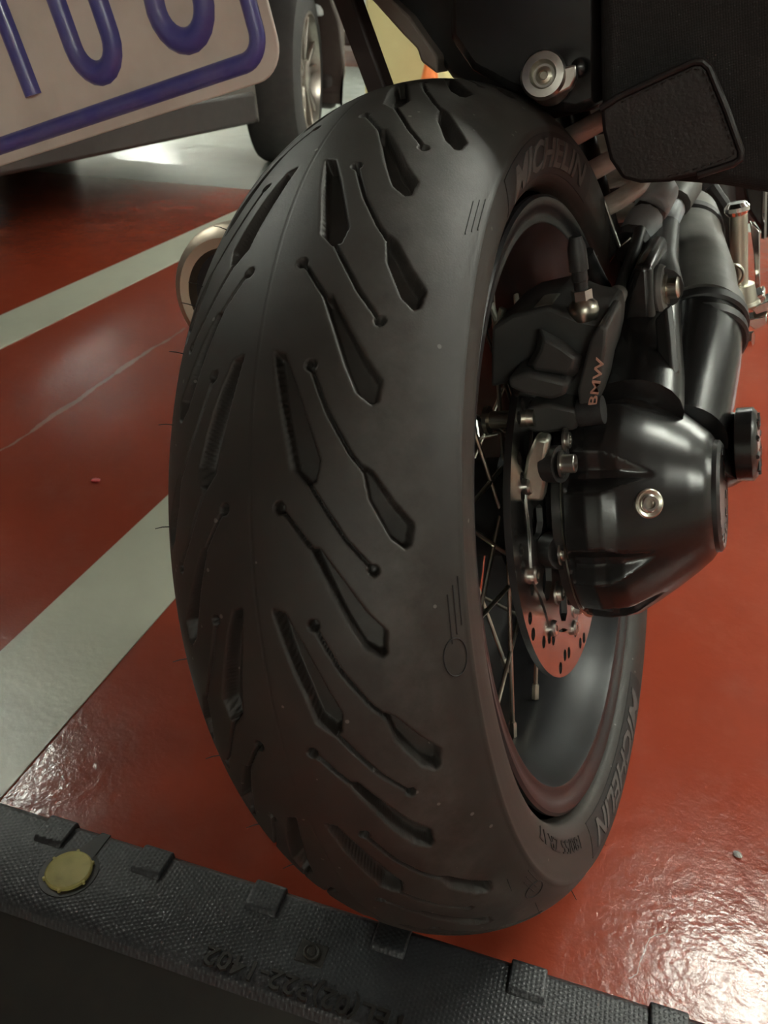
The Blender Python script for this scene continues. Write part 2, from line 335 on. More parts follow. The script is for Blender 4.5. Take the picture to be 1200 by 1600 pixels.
# ================================================================== THE SETTING
def slab(name, lo, hi, m, kind='structure'):
    o = MB().box(lo, hi).build(name, m, smooth=None); tag(o, kind=kind); return o
X0, X1, Y0, Y1 = -11.0, 7.0, -6.0, 13.0
fl = slab('floor', (X0, Y0, -0.1), (X1, Y1, 0), 'floor')
slab('ceiling', (X0, Y0, CEIL), (X1, Y1, CEIL + 0.15), 'ceiling')
slab('wall_back', (X0, Y1, 0), (X1, Y1 + 0.15, CEIL), 'wall')
slab('wall_front', (X0, Y0 - 0.15, 0), (X1, Y0, CEIL), 'wall')
slab('wall_left', (X0 - 0.15, Y0, 0), (X0, Y1, CEIL), 'wall')
slab('wall_right', (X1, Y0, 0), (X1 + 0.15, Y1, CEIL), 'wall')
ldir = np.array([-0.0905, 0.9959, 0])
def painted_line(name, pa, pb, y_end):
    a, b = atw(*pa), atw(*pb); q = []
    for p, y in ((a, -2.5), (b, -2.5), (b, y_end), (a, y_end)):
        q.append(p + ldir * ((y - p[1]) / ldir[1]))
    o = MB().prism(q, (0, 0, 0.0015)).build(name, 'line', smooth=None); o.location.z = 0.0002
    return tag(o, kind='structure')
painted_line('trim_1', (0, 1020), (0, 1250), 2.45)
painted_line('trim_2', (0, 494), (0, 546), 2.35)

# ceiling lamps: white batten with two bare tubes
def lamp(x, y, i):
    t = empty('fluorescent_lamp', (x, y, CEIL - 0.16))
    tag(t, 'white ceiling batten with two bare fluorescent tubes', 'lamp', 'fluorescent battens on the garage ceiling')
    MB().box((-0.64, -0.09, 0.05), (0.64, 0.09, 0.09)).build('batten', 'housing_white', t, bevel=0.008)
    for s in (-1, 1):
        MB().tube([(-0.60, s*0.06, 0.02), (0.60, s*0.06, 0.02)], 0.016, 8).build('tube', 'tube', t)
        MB().tube([(s*0.5, 0, 0.08), (s*0.5, 0, 0.16)], 0.006, 8).build('hanger', 'housing_white', t)
for i, (x, y) in enumerate(LAMPS): lamp(x, y, i)

# ================================================================== THE MOTORCYCLE
base = LR @ np.array([0, 0, -R0]) + np.array([0, 0, AXLE_H])
bike = empty('motorcycle', base, (0, -LEAN, 0))
tag(bike, 'black motorcycle seen from behind with wide grooved road tyre and shaft drive', 'motorcycle')
ROOTS['motorcycle'] = (0, 0, R0)
TW, TRM, TEX = 0.0886, 0.2680, 0.713          # half width, radius where the tread ends, crown shape
SIDE = [(0.0886, 0.2680), (0.0888, 0.2630), (0.0883, 0.2560), (0.0870, 0.2490), (0.0846, 0.2425), (0.0815, 0.2378), (0.0780, 0.2345), (0.0680, 0.2322)]   # side wall down to the bead

# ---- tyre with real grooves
TYPE_A = ([(23.0, 59.4)], [[(30.87, 29.8), (25.82, 46.7), (23.0, 59.4)]],
          [[(42.4, 8.8), (42.07, 15.0), (39.02, 22.6), (35.63, 29.6), (32.66, 35.4), (30.88, 33.6), (30.5, 29.7), (31.8, 22.4), (34.2, 19.6), (37.98, 14.2)]])
TYPE_B = ([(28.65, 15.9)], [[(28.65, 15.9), (27.8, 20.2), (24.81, 32.2)]],
          [[(25.1, 30.3), (25.1, 34.6), (22.6, 43.4), (19.2, 54.9), (17.4, 63.2), (15.4, 62.0), (15.1, 59.0), (16.1, 51.6), (18.6, 45.0), (21.9, 37.8)]])
TYPE_C = ([(41.0, 28.7)], [[(41.0, 28.7), (39.5, 32.0), (36.6, 38.9), (33.2, 49.8), (31.4, 57.6)]],
          [[(32.2, 55.6), (31.6, 60.6), (29.0, 71.0), (26.9, 81.6), (25.1, 79.6), (24.7, 76.4), (25.7, 69.0), (29.2, 58.6)]])
PERIOD = 22.5
def seg_dist(P, a, b):
    ab = b - a; t = np.clip(((P - a) @ ab) / (ab @ ab), 0, 1); return np.linalg.norm(P - a - t[..., None] * ab, axis=-1)
def smooth(x): x = np.clip(x, 0, 1); return x*x*(3 - 2*x)
def groove_depth(TH, SS):
    """TH degrees, SS mm (absolute lateral arc) -> depth in mm"""
    P = np.stack([np.radians(TH) * 300.0, SS], -1); dep = np.zeros_like(TH)
    cv = lambda p, o: np.array([math.radians(p[0] + o) * 300.0, p[1]])
    for dots, lines, polys in (TYPE_A, TYPE_B, TYPE_C):
        for o in (-3*PERIOD, -2*PERIOD, -PERIOD, 0.0, PERIOD):
            for d in dots: dep = np.maximum(dep, 7.0 * smooth((2.9 - np.linalg.norm(P - cv(d, o), axis=-1)) / 0.9))
            for l in lines:
                q = [cv(p, o) for p in l]
                for a, b in zip(q[:-1], q[1:]): dep = np.maximum(dep, 5.0 * smooth((0.95 - seg_dist(P, a, b)) / 0.75))
            for pl in polys:
                q = [cv(p, o) for p in pl]; d = np.full(TH.shape, 1e9); ins = np.zeros(TH.shape, bool)
                for a, b in zip(q, q[1:] + q[:1]):
                    d = np.minimum(d, seg_dist(P, a, b))
                    c = ((a[1] > P[..., 1]) != (b[1] > P[..., 1]))
                    with np.errstate(divide='ignore', invalid='ignore'):
                        xi = (b[0]-a[0]) * (P[..., 1]-a[1]) / (b[1]-a[1] + 1e-12) + a[0]
                    ins ^= c & (P[..., 0] < xi)
                sd = np.where(ins, -d, d)
                dep = np.maximum(dep, np.maximum(9.0 * smooth((0.25 - sd) / 1.20), 0.35 * smooth((1.5 - sd) / 1.4)))
    return dep
def x_to_r(x): return TRM + (R0 - TRM) * np.clip(1 - (np.abs(x)/TW)**2, 0, 1)**TEX
def tyre_profile():
    xs = TW * (1 - (1 - np.linspace(0, 1, 3000))**2.2); rs = x_to_r(xs)
    t = np.linspace(0, len(SIDE) - 1, 200)[1:]
    xs = np.concatenate([xs, np.interp(t, range(len(SIDE)), [p[0] for p in SIDE])]); rs = np.concatenate([rs, np.interp(t, range(len(SIDE)), [p[1] for p in SIDE])])
    S = np.concatenate([[0], np.cumsum(np.hypot(np.diff(xs), np.diff(rs)))]); return xs, rs, S
PXS, PRS, PSS = tyre_profile()
S_TREAD = float(PSS[2999])
def surf(s):            # s metres along the profile, signed -> x, r
    a = np.abs(s); return np.sign(s) * np.interp(a, PSS, PXS), np.interp(a, PSS, PRS)
def r_to_x(r): return float(np.interp(r, [p[1] for p in SIDE[::-1]], [p[0] for p in SIDE[::-1]])) if r < TRM else TW * math.sqrt(1 - ((r - TRM) / (R0 - TRM))**(1/TEX))
# lateral coordinate of the groove table as a function of x
_gx = 0.0892 * (1 - (1 - np.linspace(0, 1, 3000))**2); _gr = 0.2372 + 0.0778 * np.sqrt(np.clip(1 - (_gx/0.0892)**2.455, 0, 1))
_gs = np.concatenate([[0], np.cumsum(np.hypot(np.diff(_gx), np.diff(_gr)))])
def make_tyre():
    step = 0.15; rows = int(round(360 / step)); per = int(round(PERIOD / step))
    s_half = np.concatenate([np.arange(0, S_TREAD - 0.012, 0.0008), np.linspace(S_TREAD - 0.0112, S_TREAD, 8), np.linspace(S_TREAD, PSS[-1], 22)[1:]])
    s_all = np.concatenate([-s_half[:0:-1], s_half]); n = len(s_all)
    TH, SS = np.meshgrid(np.arange(per) * step, np.where(s_half <= S_TREAD, np.interp(surf(s_half)[0], _gx, _gs), 0.2) * 1000, indexing='ij')
    D = groove_depth(TH, SS) / 1000.0
    D = np.concatenate([D[:, :0:-1], D], 1); D = np.tile(D, (rows // per, 1))
    x, r = surf(s_all); eps = 1e-5
    x2, r2 = surf(s_all + eps); x1, r1 = surf(s_all - eps); tx, tr = x2 - x1, r2 - r1; l = np.hypot(tx, tr) + 1e-12
    nx, nr = -tr / l, tx / l
    nx[0], nr[0] = -1, 0; nx[-1], nr[-1] = 1, 0
    # fine moulding lines: one along the crown, a raised edge between tread and side wall
    D = D + (0.0003 * (np.abs(s_all - 0.0) < 0.0005))[None, :]
    D = D - (0.0009 * np.exp(-((np.abs(s_all) - S_TREAD + 0.0015) / 0.0012)**2))[None, :]
    th = np.radians(np.arange(rows) * step)
    X = x[None] - D * nx[None]; Rr = r[None] - D * nr[None]
    n = X.shape[1]
    V = np.stack([X, -Rr * np.cos(th)[:, None], Rr * np.sin(th)[:, None]], -1).reshape(-1, 3)
    i = np.arange(rows)[:, None]; j = np.arange(n - 1)[None]; i2 = (i + 1) % rows
    Fq = np.stack([i*n + j, i*n + j + 1, i2*n + j + 1, i2*n + j], -1).reshape(-1, 4)
    me = bpy.data.meshes.new('tyre'); me.vertices.add(len(V)); me.vertices.foreach_set('co', V.ravel())
    me.loops.add(Fq.size); me.loops.foreach_set('vertex_index', Fq.ravel().astype(np.int32))
    me.polygons.add(len(Fq)); me.polygons.foreach_set('loop_start', np.arange(0, Fq.size, 4, dtype=np.int32))
    me.polygons.foreach_set('use_smooth', np.ones(len(Fq), bool)); me.update(calc_edges=True)
    me.materials.append(M['tyre'])
    o = bpy.data.objects.new('tyre', me); COL.objects.link(o); o.parent = bike; o.location = ROOTS['motorcycle']; return o
tyre = make_tyre()
def pos(th_deg, r, x): a = math.radians(th_deg); return np.array([x, -r*math.cos(a), r*math.sin(a)])

def sidewall_text(name, body, th_mid, r_mid, height, width_deg, raise_=0.0007, shear=0.0, offset=0.0, material='lettering'):
    v, f = text_mesh(body, 1.0, 0.5, offset, shear, 1.0, 2, 7)
    w = np.ptp(v[:, 0]); h = np.ptp(v[:, 1]); cx = (v[:, 0].max() + v[:, 0].min())/2; cy = (v[:, 1].max() + v[:, 1].min())/2
    out = []
    for p in v:
        th = th_mid + (p[0] - cx) / w * width_deg           # reading direction runs clockwise seen from the right
        r = r_mid + (p[1] - cy) / h * height
        x = r_to_x(r); e = 1e-4; sl = (r_to_x(r + e) - r_to_x(r - e)) / (2*e); nl = math.hypot(1, sl)
        k = raise_ if p[2] > 0 else -0.001
        out.append(pos(th, r - sl / nl * k, x + k / nl))
    return MB().add(out, f).build(name, material, tyre, smooth=None)
for mid in (-83.0, 97.0):
    rows_ = []
    for k in range(41):
        th = mid - 26 + 52*k/40
        rows_.append([pos(th, r, r_to_x(r) + 0.0004) for r in np.linspace(0.2405, 0.2655, 6)] + [pos(th, r, r_to_x(r) - 0.001) for r in np.linspace(0.2655, 0.2405, 6)])
    MB().loft(rows_).build('lettering_panel', 'lettering', tyre, smooth=40)
    sidewall_text('raised_lettering', 'MICHELIN', mid, 0.2532, 0.0180, 45, shear=0.25, offset=0.02, raise_=0.0011, material='lettering_light')
sidewall_text('size_lettering', '180/55 ZR 17', -37.5, 0.2470, 0.0085, 26, raise_=0.0005)

# thin rubber whiskers left from moulding
WH = [(-0.062, 62), (-0.0655, 54), (-0.067, 51.5), (-0.070, 46), (-0.0715, 38), (-0.074, 27), (-0.0745, 12), (-0.073, -1), (-0.066, -12), (-0.058, -20)]
for k, (x, th) in enumerate(WH):
    r = float(x_to_r(x)); p = pos(th, r - 0.0005, x)
    nrm = pos(th, 0.55, -0.83); tip = p + nrm * 0.0085 + np.array([0, 0, 0.001 * math.sin(k)])
    MB().tube([p, (p + tip)/2 + np.array([0, 0, 0.0004]), tip], [0.0003, 0.00028, 0.0002], 6).build('rubber_whisker', 'whisker', tyre)
for k, th in enumerate((-104, -72, -52, -33, -20)):
    p = pos(th, 0.283, r_to_x(0.283) - 0.0003); tip = p + pos(th, 0.006, 0.004)
    MB().tube([p, (p + tip)/2, tip], [0.0003, 0.00028, 0.0002], 6).build('rubber_whisker', 'whisker', tyre)
# little wear marks: rows of three moulded bars and a round mark on the shoulder
for th0 in (20, -24, 63, -70):
    for k in range(3):
        s = S_TREAD - 0.012 + k*0.0032; x, r = surf(np.array([s])); x = float(x[0]); r = float(r[0])
        a, b = pos(th0 + k*0.8, r + 0.0001, x + 0.0001), pos(th0 - 5.0 + k*0.8, r + 0.0001, x + 0.0001)
        MB().tube([a, (a*0.5 + b*0.5) * np.array([1, 1.0003, 1.0003]), b], 0.00035, 6).build('shoulder_bar', 'lettering', tyre)
for th0 in (13.5, -28.5):
    ring = []; sm = S_TREAD - 0.011
    for a in np.linspace(0, 2*math.pi, 25):
        xs_, rs_ = surf(np.array([sm + 0.0065*math.sin(a)])); ring.append(pos(th0 + 2.0*math.cos(a), float(rs_[0]) + 0.0001, float(xs_[0]) + 0.0001))
    MB().tube(ring[:-1], 0.0004, 6, False, 1.0, True).build('round_mark', 'lettering', tyre)

# ---- rim, hub, spokes
RIMP = [(0.0700, 0.2255), (0.0735, 0.2290), (0.0765, 0.2288), (0.0780, 0.2265), (0.0775, 0.2235), (0.0755, 0.2200), (0.0735, 0.2165), (0.0728, 0.2130),
        (0.0732, 0.2112), (0.0725, 0.2098), (0.0700, 0.2088), (0.0640, 0.2070), (0.0540, 0.2030), (0.0420, 0.1975), (0.0280, 0.1925), (0.0120, 0.1902)]
prof = RIMP + [(-x, r) for x, r in RIMP[::-1]] + [(-0.070, 0.2265), (-0.02, 0.2100), (0.02, 0.2100), (0.070, 0.2265)]
mb = MB(); seg = 180; n = len(prof)
vs = [pos(360*i/seg, r, x) for i in range(seg) for x, r in prof]
mb.add(vs, [(i*n + j, i*n + (j+1) % n, ((i+1) % seg)*n + (j+1) % n, ((i+1) % seg)*n + j) for i in range(seg) for j in range(n)])
rim = mb.build('rim', 'rim', bike, smooth=40)
hub = MB().lathe([(-0.078, 0.030), (-0.074, 0.150), (-0.066, 0.168), (-0.058, 0.168), (-0.056, 0.056), (-0.048, 0.056), (-0.044, 0.040), (0.025, 0.040), (0.030, 0.056), (0.038, 0.056), (0.046, 0.050), (0.056, 0.045)], (0, 0, 0), (1, 0, 0), 48).build('hub', 'black_satin', bike)
for k in range(36):
    side = 1 if k % 2 else -1; sw = 1 if (k // 2) % 2 else -1
    th = k * 10.0 + 4
    a = pos(th - sw*52, 0.052, 0.034 if side > 0 else -0.050); b = pos(th, 0.1925, 0.017*side)
    d = (b - a) / np.linalg.norm(b - a)
    s = MB().tube([a, b], 0.0018, 8)
    s.tube([b - d*0.016, b - d*0.014, b - d*0.002], [0.0028, 0.0034, 0.0034], 6).build('spoke', 'zinc', rim)

# ---- brake disc with floating carrier
DX = 0.0652
hol = []
for i in range(30):
    a = math.radians(12*i + 4); r = (0.1065, 0.1165, 0.1255)[(i*2) % 3]; hol.append(circle2(r*math.cos(a), r*math.sin(a), 0.0046, 12))
for i in range(30):
    a = math.radians(12*i + 10); r = (0.1225, 0.1085, 0.1165)[(i*2) % 3]
    if i % 2: hol.append(circle2(r*math.cos(a), r*math.sin(a), 0.0046, 12))
v, f = plate2d(circle2(0, 0, 0.1325, 128), [circle2(0, 0, 0.0985, 128)] + hol, 0.0025)
to3 = lambda v, x: [(x + p[2], p[0], p[1]) for p in v]
disc = MB().add(to3(v, DX), f).build('brake_disc', 'disc', bike, smooth=30)
outer = []
for i in range(120):
    a = 2*math.pi*i/120; outer.append(((0.0985 + 0.0030*math.cos(10*a))*math.cos(a), (0.0985 + 0.0030*math.cos(10*a))*math.sin(a)))
slots = []
for i in range(10):
    a = math.radians(36*i + 18); u = np.array([math.cos(a), math.sin(a)]); w = np.array([-u[1], u[0]])
    pts = [(0.064, -0.010), (0.070, -0.014), (0.084, -0.013), (0.090, -0.007), (0.090, 0.005), (0.084, 0.010), (0.070, 0.007), (0.064, 0.000)]
    slots.append([tuple(u*p + w*q) for p, q in pts])
v, f = plate2d(outer, [circle2(0, 0, 0.046, 64)] + slots, 0.0022)
MB().add(to3(v, DX + 0.0012), f).build('disc_carrier', 'carrier', disc, smooth=30)
for i in range(10):
    p = pos(36*i, 0.1000, DX + 0.001)
    MB().lathe([(0, 0.0062), (0.004, 0.0062), (0.0055, 0.0050), (0.0055, 0.0024), (0.003, 0.0022)], p, (1, 0, 0), 18).build('carrier_bolt', 'steel', disc)
abs_ring = plate2d(circle2(0, 0, 0.060, 72), [circle2(0, 0, 0.040, 48)], 0.0015)
MB().add(to3(abs_ring[0], DX + 0.010), abs_ring[1]).build('sensor_ring', 'carrier', disc, smooth=30)

# ---- prisms drawn on a plane across the motorcycle
def pprism(pts, y, depth, name, material, parent=bike, bevel=0.003, seg=2, smooth=35):
    return MB().prism([at(px, py, y=y) for px, py in pts], (0, depth, 0)).build(name, material, parent, smooth, bevel, seg)

# ---- final drive housing: cone with a ring of flat panels and tapered channels
def final_drive():
    prof = [(0.0890, 0.0885), (0.0910, 0.0905), (0.1050, 0.0915), (0.1150, 0.0900), (0.1250, 0.0855), (0.1380, 0.0765), (0.1520, 0.0660), (0.1660, 0.0545), (0.1750, 0.0460), (0.1785, 0.0410), (0.1790, 0.0360)]
    xs = []; 
    for (x0, r0), (x1, r1) in zip(prof[:-1], prof[1:]):
        m = max(1, int((x1 - x0) / 0.0016)); xs += [(x0 + (x1-x0)*k/m, r0 + (r1-r0)*k/m) for k in range(m)]
    xs.append(prof[-1]); seg = 360; rings = []
    ch = [(-42, 8.5), (-4, 9.5), (40, 9.5), (84, 9), (128, 9), (172, 9), (216, 9), (260, 9), (292, 9)]
    for x, r in xs:
        ring = []
        for i in range(seg):
            th = i * 360 / seg; cut = 0.0
            for c, w in ch:
                d = abs((th - c + 180) % 360 - 180)
                taper = np.clip((0.146 - x) / 0.032, 0, 1) * np.clip((x - 0.090) / 0.002, 0, 1)
                ww = w * (0.25 + 0.75 * taper)
                cut = max(cut, 0.0105 * taper * np.clip(1.35 * (1 - d / ww), 0, 1))
            fl = np.clip((0.124 - x) / 0.010, 0, 1)        # panels are flattened near the wheel
            near = min(((th - (c1 + c2) / 2 + 180) % 360 - 180 for c1, c2 in zip([q[0] for q in ch], [q[0] for q in ch[1:]] + [318])), key=abs)
            flat = r * (1 - math.cos(math.radians(near))) * 0.55 * fl
            ring.append(pos(th, r - cut + flat * 0.5 - 0.002 * fl, x))
        rings.append(ring)
    rings = [[p + np.array([0, 0, 0.0045]) for p in r] for r in rings]
    return MB().loft(rings).build('final_drive_housing', 'black_gloss', bike, smooth=28)
drive = final_drive()
# flange between housing and wheel, end cap with fins, filler plug, cover bolts
MB().lathe([(0.0700, 0.052), (0.0705, 0.060), (0.0800, 0.064), (0.0812, 0.085), (0.0880, 0.0865), (0.0890, 0.084)], (0, 0, 0.0045), (1, 0, 0), 72).build('cover_flange', 'black_satin', drive)
MB().lathe([(0.0882, 0.0880), (0.0888, 0.0898), (0.0894, 0.0880)], (0, 0, 0.0045), (1, 0, 0), 72, False).build('gasket_edge', 'zinc', drive)
cap = MB().lathe([(0.1765, 0.0405), (0.1815, 0.0400), (0.1835, 0.0370), (0.1825, 0.0330), (0.1815, 0.0150), (0.1815, 0.0001)], (0, 0, 0.0045), (1, 0, 0), 64).build('end_cap', 'black_satin', drive)
for k in range(14):
    th = k * 360/14; c = pos(th, 0.0335, 0.1812) + np.array([0, 0, 0.0045]); t = pos(th, 0.0045, 0)
    u = np.array([0, math.sin(math.radians(th)), math.cos(math.radians(th))]) * 0.0032
    MB().prism([c - t - u, c + t - u*0.5, c + t + u, c - t + u], (0.0018, 0, 0)).build('cap_fin', 'black_gloss', cap, bevel=0.0004)
def plug_on_cone(th, x, r, nx):
    p = pos(th, r, x) + np.array([0, 0, 0.0045]); nrm = pos(th, math.sqrt(1 - nx*nx), nx); return p, nrm
p, nrm = plug_on_cone(25, 0.1430, 0.0728, 0.60)
MB().lathe([(-0.002, 0.0098), (0.0012, 0.0098), (0.0018, 0.0088), (0.0012, 0.0070), (0.0010, 0.0064)], p, nrm, 32).build('sealing_washer', 'zinc', drive)
pl = MB().lathe([(0, 0.0062), (0.0022, 0.0060), (0.0030, 0.0050), (0.0030, 0.0034), (0.0008, 0.0030)], p, nrm, 24).build('filler_plug', 'steel', drive)
def bolt(p, axis, r, l, parent, name='bolt', material='steel', washer=True):
    pr = ([(0, r*1.5), (0.0015, r*1.5), (0.0016, r)] if washer else [(0, r)]) + [(l*0.93, r), (l, r*0.9), (l, r*0.55), (l*0.6, r*0.5)]
    return MB().lathe(pr, p, axis, 20).build(name, material, parent)
AX = np.array([1.0, 0, 0])
bolt(at(876, 725, y=-0.075), AX, 0.0062, 0.010, drive, 'cover_bolt')
bolt(at(876, 864, y=-0.082), AX, 0.0058, 0.004, drive, 'cover_bolt')
bolt(at(870, 926, y=-0.070), AX, 0.0058, 0.005, drive, 'cover_bolt')
bolt(at(896, 948, y=-0.055), AX, 0.0055, 0.006, drive, 'cover_bolt')
bolt(at(882, 688, y=-0.062), AX, 0.0055, 0.004, drive, 'cover_bolt')
MB().tube([at(856, 725, y=-0.072), at(877, 725, y=-0.075)], 0.0125, 20).build('bolt_boss', 'black_satin', drive)
MB().tube([at(858, 858, y=-0.075), at(878, 862, y=-0.082)], 0.0125, 20).build('bolt_boss', 'black_satin', drive)
MB().tube([at(890, 928, y=-0.058), at(960, 938, y=-0.058)], 0.0085, 20).build('bolt_boss', 'black_satin', drive)
# lower skid edge of the housing
pprism([(905, 938), (1035, 905), (1030, 922), (1000, 945), (965, 957), (905, 952)], -0.03, 0.06, 'lower_lip', 'black_gloss', drive, 0.003)

# ---- brake caliper
cal = pprism([(768, 512), (800, 492), (856, 480), (905, 499), (940, 506), (946, 530), (944, 556), (935, 600), (926, 640), (905, 672), (835, 680), (818, 668), (818, 632), (800, 622), (792, 600), (766, 606)],
             -0.030, 0.085, 'brake_caliper', 'caliper', bike, 0.0025, 2)
def cpart(pts, y, depth, name='caliper_face', material='caliper', bevel=0.003): return pprism(pts, y, depth, name, material, cal, bevel, 3)
def chamfer(pts, inner, y0, y1, yb, name, material='caliper', parent=cal, bevel=0.0015):
    a = [at(px, py, y=yb) for px, py in pts]; b = [at(px, py, y=y0) for px, py in pts]; c = [at(px, py, y=y1) for px, py in inner]
    return MB().loft([a, b, c]).build(name, material, parent, 30, bevel)
chamfer([(843, 512), (880, 532), (910, 556), (904, 582), (886, 594), (828, 586), (824, 568), (838, 545)],
        [(850, 530), (878, 545), (898, 560), (894, 576), (882, 583), (836, 577), (834, 567), (845, 548)], -0.046, -0.056, -0.02, 'piston_cover')
cpart([(793, 590), (826, 583), (888, 598), (884, 618), (862, 626), (822, 618), (794, 606)], -0.062, 0.04, 'caliper_bridge')
cpart([(906, 655), (902, 610), (914, 560), (922, 530), (936, 508), (948, 513), (946, 548), (938, 590), (929, 640), (919, 660)], -0.050, 0.060, 'caliper_rib', bevel=0.002)
cpart([(820, 640), (852, 630), (902, 640), (908, 660), (898, 674), (838, 680), (821, 670)], -0.052, 0.05, 'pin_boss', bevel=0.003)
cpart([(768, 520), (790, 512), (815, 500), (842, 497), (842, 540), (830, 570), (795, 585), (770, 596)], -0.020, 0.06, 'inner_half', bevel=0.003)
cpart([(832, 480), (845, 477), (862, 476), (866, 484), (862, 500), (834, 500)], -0.024, 0.03, 'pad_spring', 'alu', 0.002)
for a, b in (((766, 474), (776, 500)), ((786, 482), (778, 508))):
    MB().tube([at(*a, y=0.02), at(*b, y=0.02)], 0.0028, 10).build('brake_pad_clip', 'alu', cal)
pin = MB().lathe([(0, 0.0075), (0.001, 0.0100), (0.004, 0.0100), (0.005, 0.0062), (0.020, 0.0060), (0.021, 0.0112), (0.0245, 0.0112), (0.026, 0.006), (0.036, 0.006)], at(757, 657, y=-0.052), (1, 0.0, -0.02), 28).build('guide_pin', 'zinc', cal)
v, f = text_mesh('BMW', 1.0, 0.02, 0.01, 0.0, 1.0, 3); w = np.ptp(v[:, 0]); h = np.ptp(v[:, 1])
pa, pb = at(926, 634, y=-0.0508), at(939, 560, y=-0.0508); tdir = pb - pa; up = np.array([-0.0052, 0, 0.0012]); nn = np.array([0, -1.0, 0])
MB().add([pa + tdir*((p[0])/w + 0.5) + up*(p[1]/h) + nn*(p[2]*0.02 + 0.0002) for p in v], f).build('caliper_lettering', 'copper', cal, smooth=None)
# hydraulic fitting on top
p0 = at(914, 503, y=-0.022)
MB().lathe([(0.000, 0.0050), (0.002, 0.0085), (0.007, 0.0100), (0.012, 0.0092), (0.0155, 0.006)], p0, (0.02, 0, 1), 24).build('banjo_fitting', 'zinc', cal)
MB().lathe([(0.0150, 0.0068), (0.0215, 0.0068)], p0, (0.02, 0, 1), 6).build('fitting_nut', 'steel', cal)
MB().lathe([(0.0215, 0.0045), (0.0270, 0.0045), (0.0275, 0.0052), (0.0335, 0.0050), (0.034, 0.0062), (0.048, 0.0060), (0.055, 0.004)], p0, (0.02, 0, 1), 16).build('bleed_cap', 'hose', cal)
# silver caliper carrier block in front of the disc
pprism([(836, 684), (857, 688), (853, 715), (854, 745), (848, 785), (818, 783), (814, 762), (822, 715)], -0.082, 0.012, 'caliper_bracket', 'alu', cal, 0.0025)
MB().tube([at(905, 645, y=-0.045), at(943, 640, y=-0.045)], 0.0095, 18).build('slider_boot', 'hose', cal)

# ---- swing arm and shaft tunnel
arm = MB().tube([at(985, 650, y=0.0), at(990, 600, y=0.04), at(1000, 520, y=0.10), at(1012, 440, y=0.17), at(1022, 390, y=0.24)], [0.036, 0.036, 0.031, 0.026, 0.022], 20, True, 0.85)
arm = arm.build('swing_arm', 'black_gloss', bike)
pprism([(948, 618), (972, 470), (992, 412), (1018, 412), (1024, 520), (1026, 610), (1000, 604)], 0.075, 0.10, 'arm_web', 'black_gloss', arm, 0.008, 3)
MB().prism([at(1040, 480, y=0.05), at(1052, 590, y=0.02), at(1030, 610, y=0.02), at(1022, 500, y=0.05)], (0.004, 0.01, 0)).build('arm_rib', 'black_satin', arm, bevel=0.002)
tun = MB().tube([at(1062, 690, y=0.04), at(1070, 640, y=0.08), at(1086, 560, y=0.14), at(1092, 505, y=0.19)], [0.034, 0.0355, 0.036, 0.035], 32).build('shaft_tunnel', 'black_gloss', arm)
mb = MB()
path = [at(1092, 505, y=0.19), at(1092, 490, y=0.205), at(1090, 480, y=0.215), at(1088, 440, y=0.26), at(1080, 400, y=0.31), at(1076, 375, y=0.345), at(1072, 362, y=0.36), at(1070, 345, y=0.39)]
mb.tube(path, [0.0385, 0.0385, 0.0355, 0.0345, 0.0330, 0.0315, 0.0350, 0.0335], 32)
boot = mb.build('rubber_boot', 'rubber', arm)
for k, (c, r) in enumerate((((1094, 530, 0.172), 0.0385), ((1093, 508, 0.19), 0.0400), ((1072, 366, 0.357), 0.0360))):
    o = at(c[0], c[1], y=c[2]); ax = path[3] - path[0]; ax = ax / np.linalg.norm(ax)
    MB().lathe([(-0.006, r*0.94), (-0.004, r), (0.004, r), (0.006, r*0.94)], o, ax + np.array([0, 0, 0.25 if k < 2 else 0.1]), 40).build('boot_clamp_rib', 'hose', arm)
# torque link eye with washer and bolt
c = at(1034, 452, y=0.10)
MB().lathe([(-0.010, 0.017), (0.0, 0.019), (0.003, 0.017)], c, (1, -0.1, 0), 28).build('torque_link_eye', 'rubber', arm)
MB().lathe([(0.003, 0.0115), (0.005, 0.0115), (0.0052, 0.0080), (0.012, 0.0080), (0.013, 0.0065)], c, (1, -0.1, 0), 24).build('torque_link_bolt', 'zinc', arm)
MB().tube([c, at(1034, 410, y=0.18), at(1040, 350, y=0.30)], [0.016, 0.013, 0.013], 14).build('torque_link', 'black_satin', arm)
# filler knob beside the housing
k0 = at(1120, 705, y=0.06)
kn = MB().tube([k0, at(1150, 695, y=0.05)], [0.030, 0.026], 28).build('axle_knob', 'black_gloss', arm, bevel=0.002)
MB().lathe([(0, 0.024), (0.001, 0.0275), (0.012, 0.0275), (0.015, 0.024), (0.016, 0.016)], at(1150, 695, y=0.05), (1, -0.02, 0.0), 32).build('knob_cap', 'black_gloss', arm)
for k in range(10):
    a = k*36; d = np.array([0, math.cos(math.radians(a)), math.sin(math.radians(a))])
    c = at(1150, 695, y=0.05) + AX*0.015 + d*0.019
    MB().tube([c - d*0.004, c + d*0.004], 0.0018, 6).build('knob_fin', 'black_satin', arm)

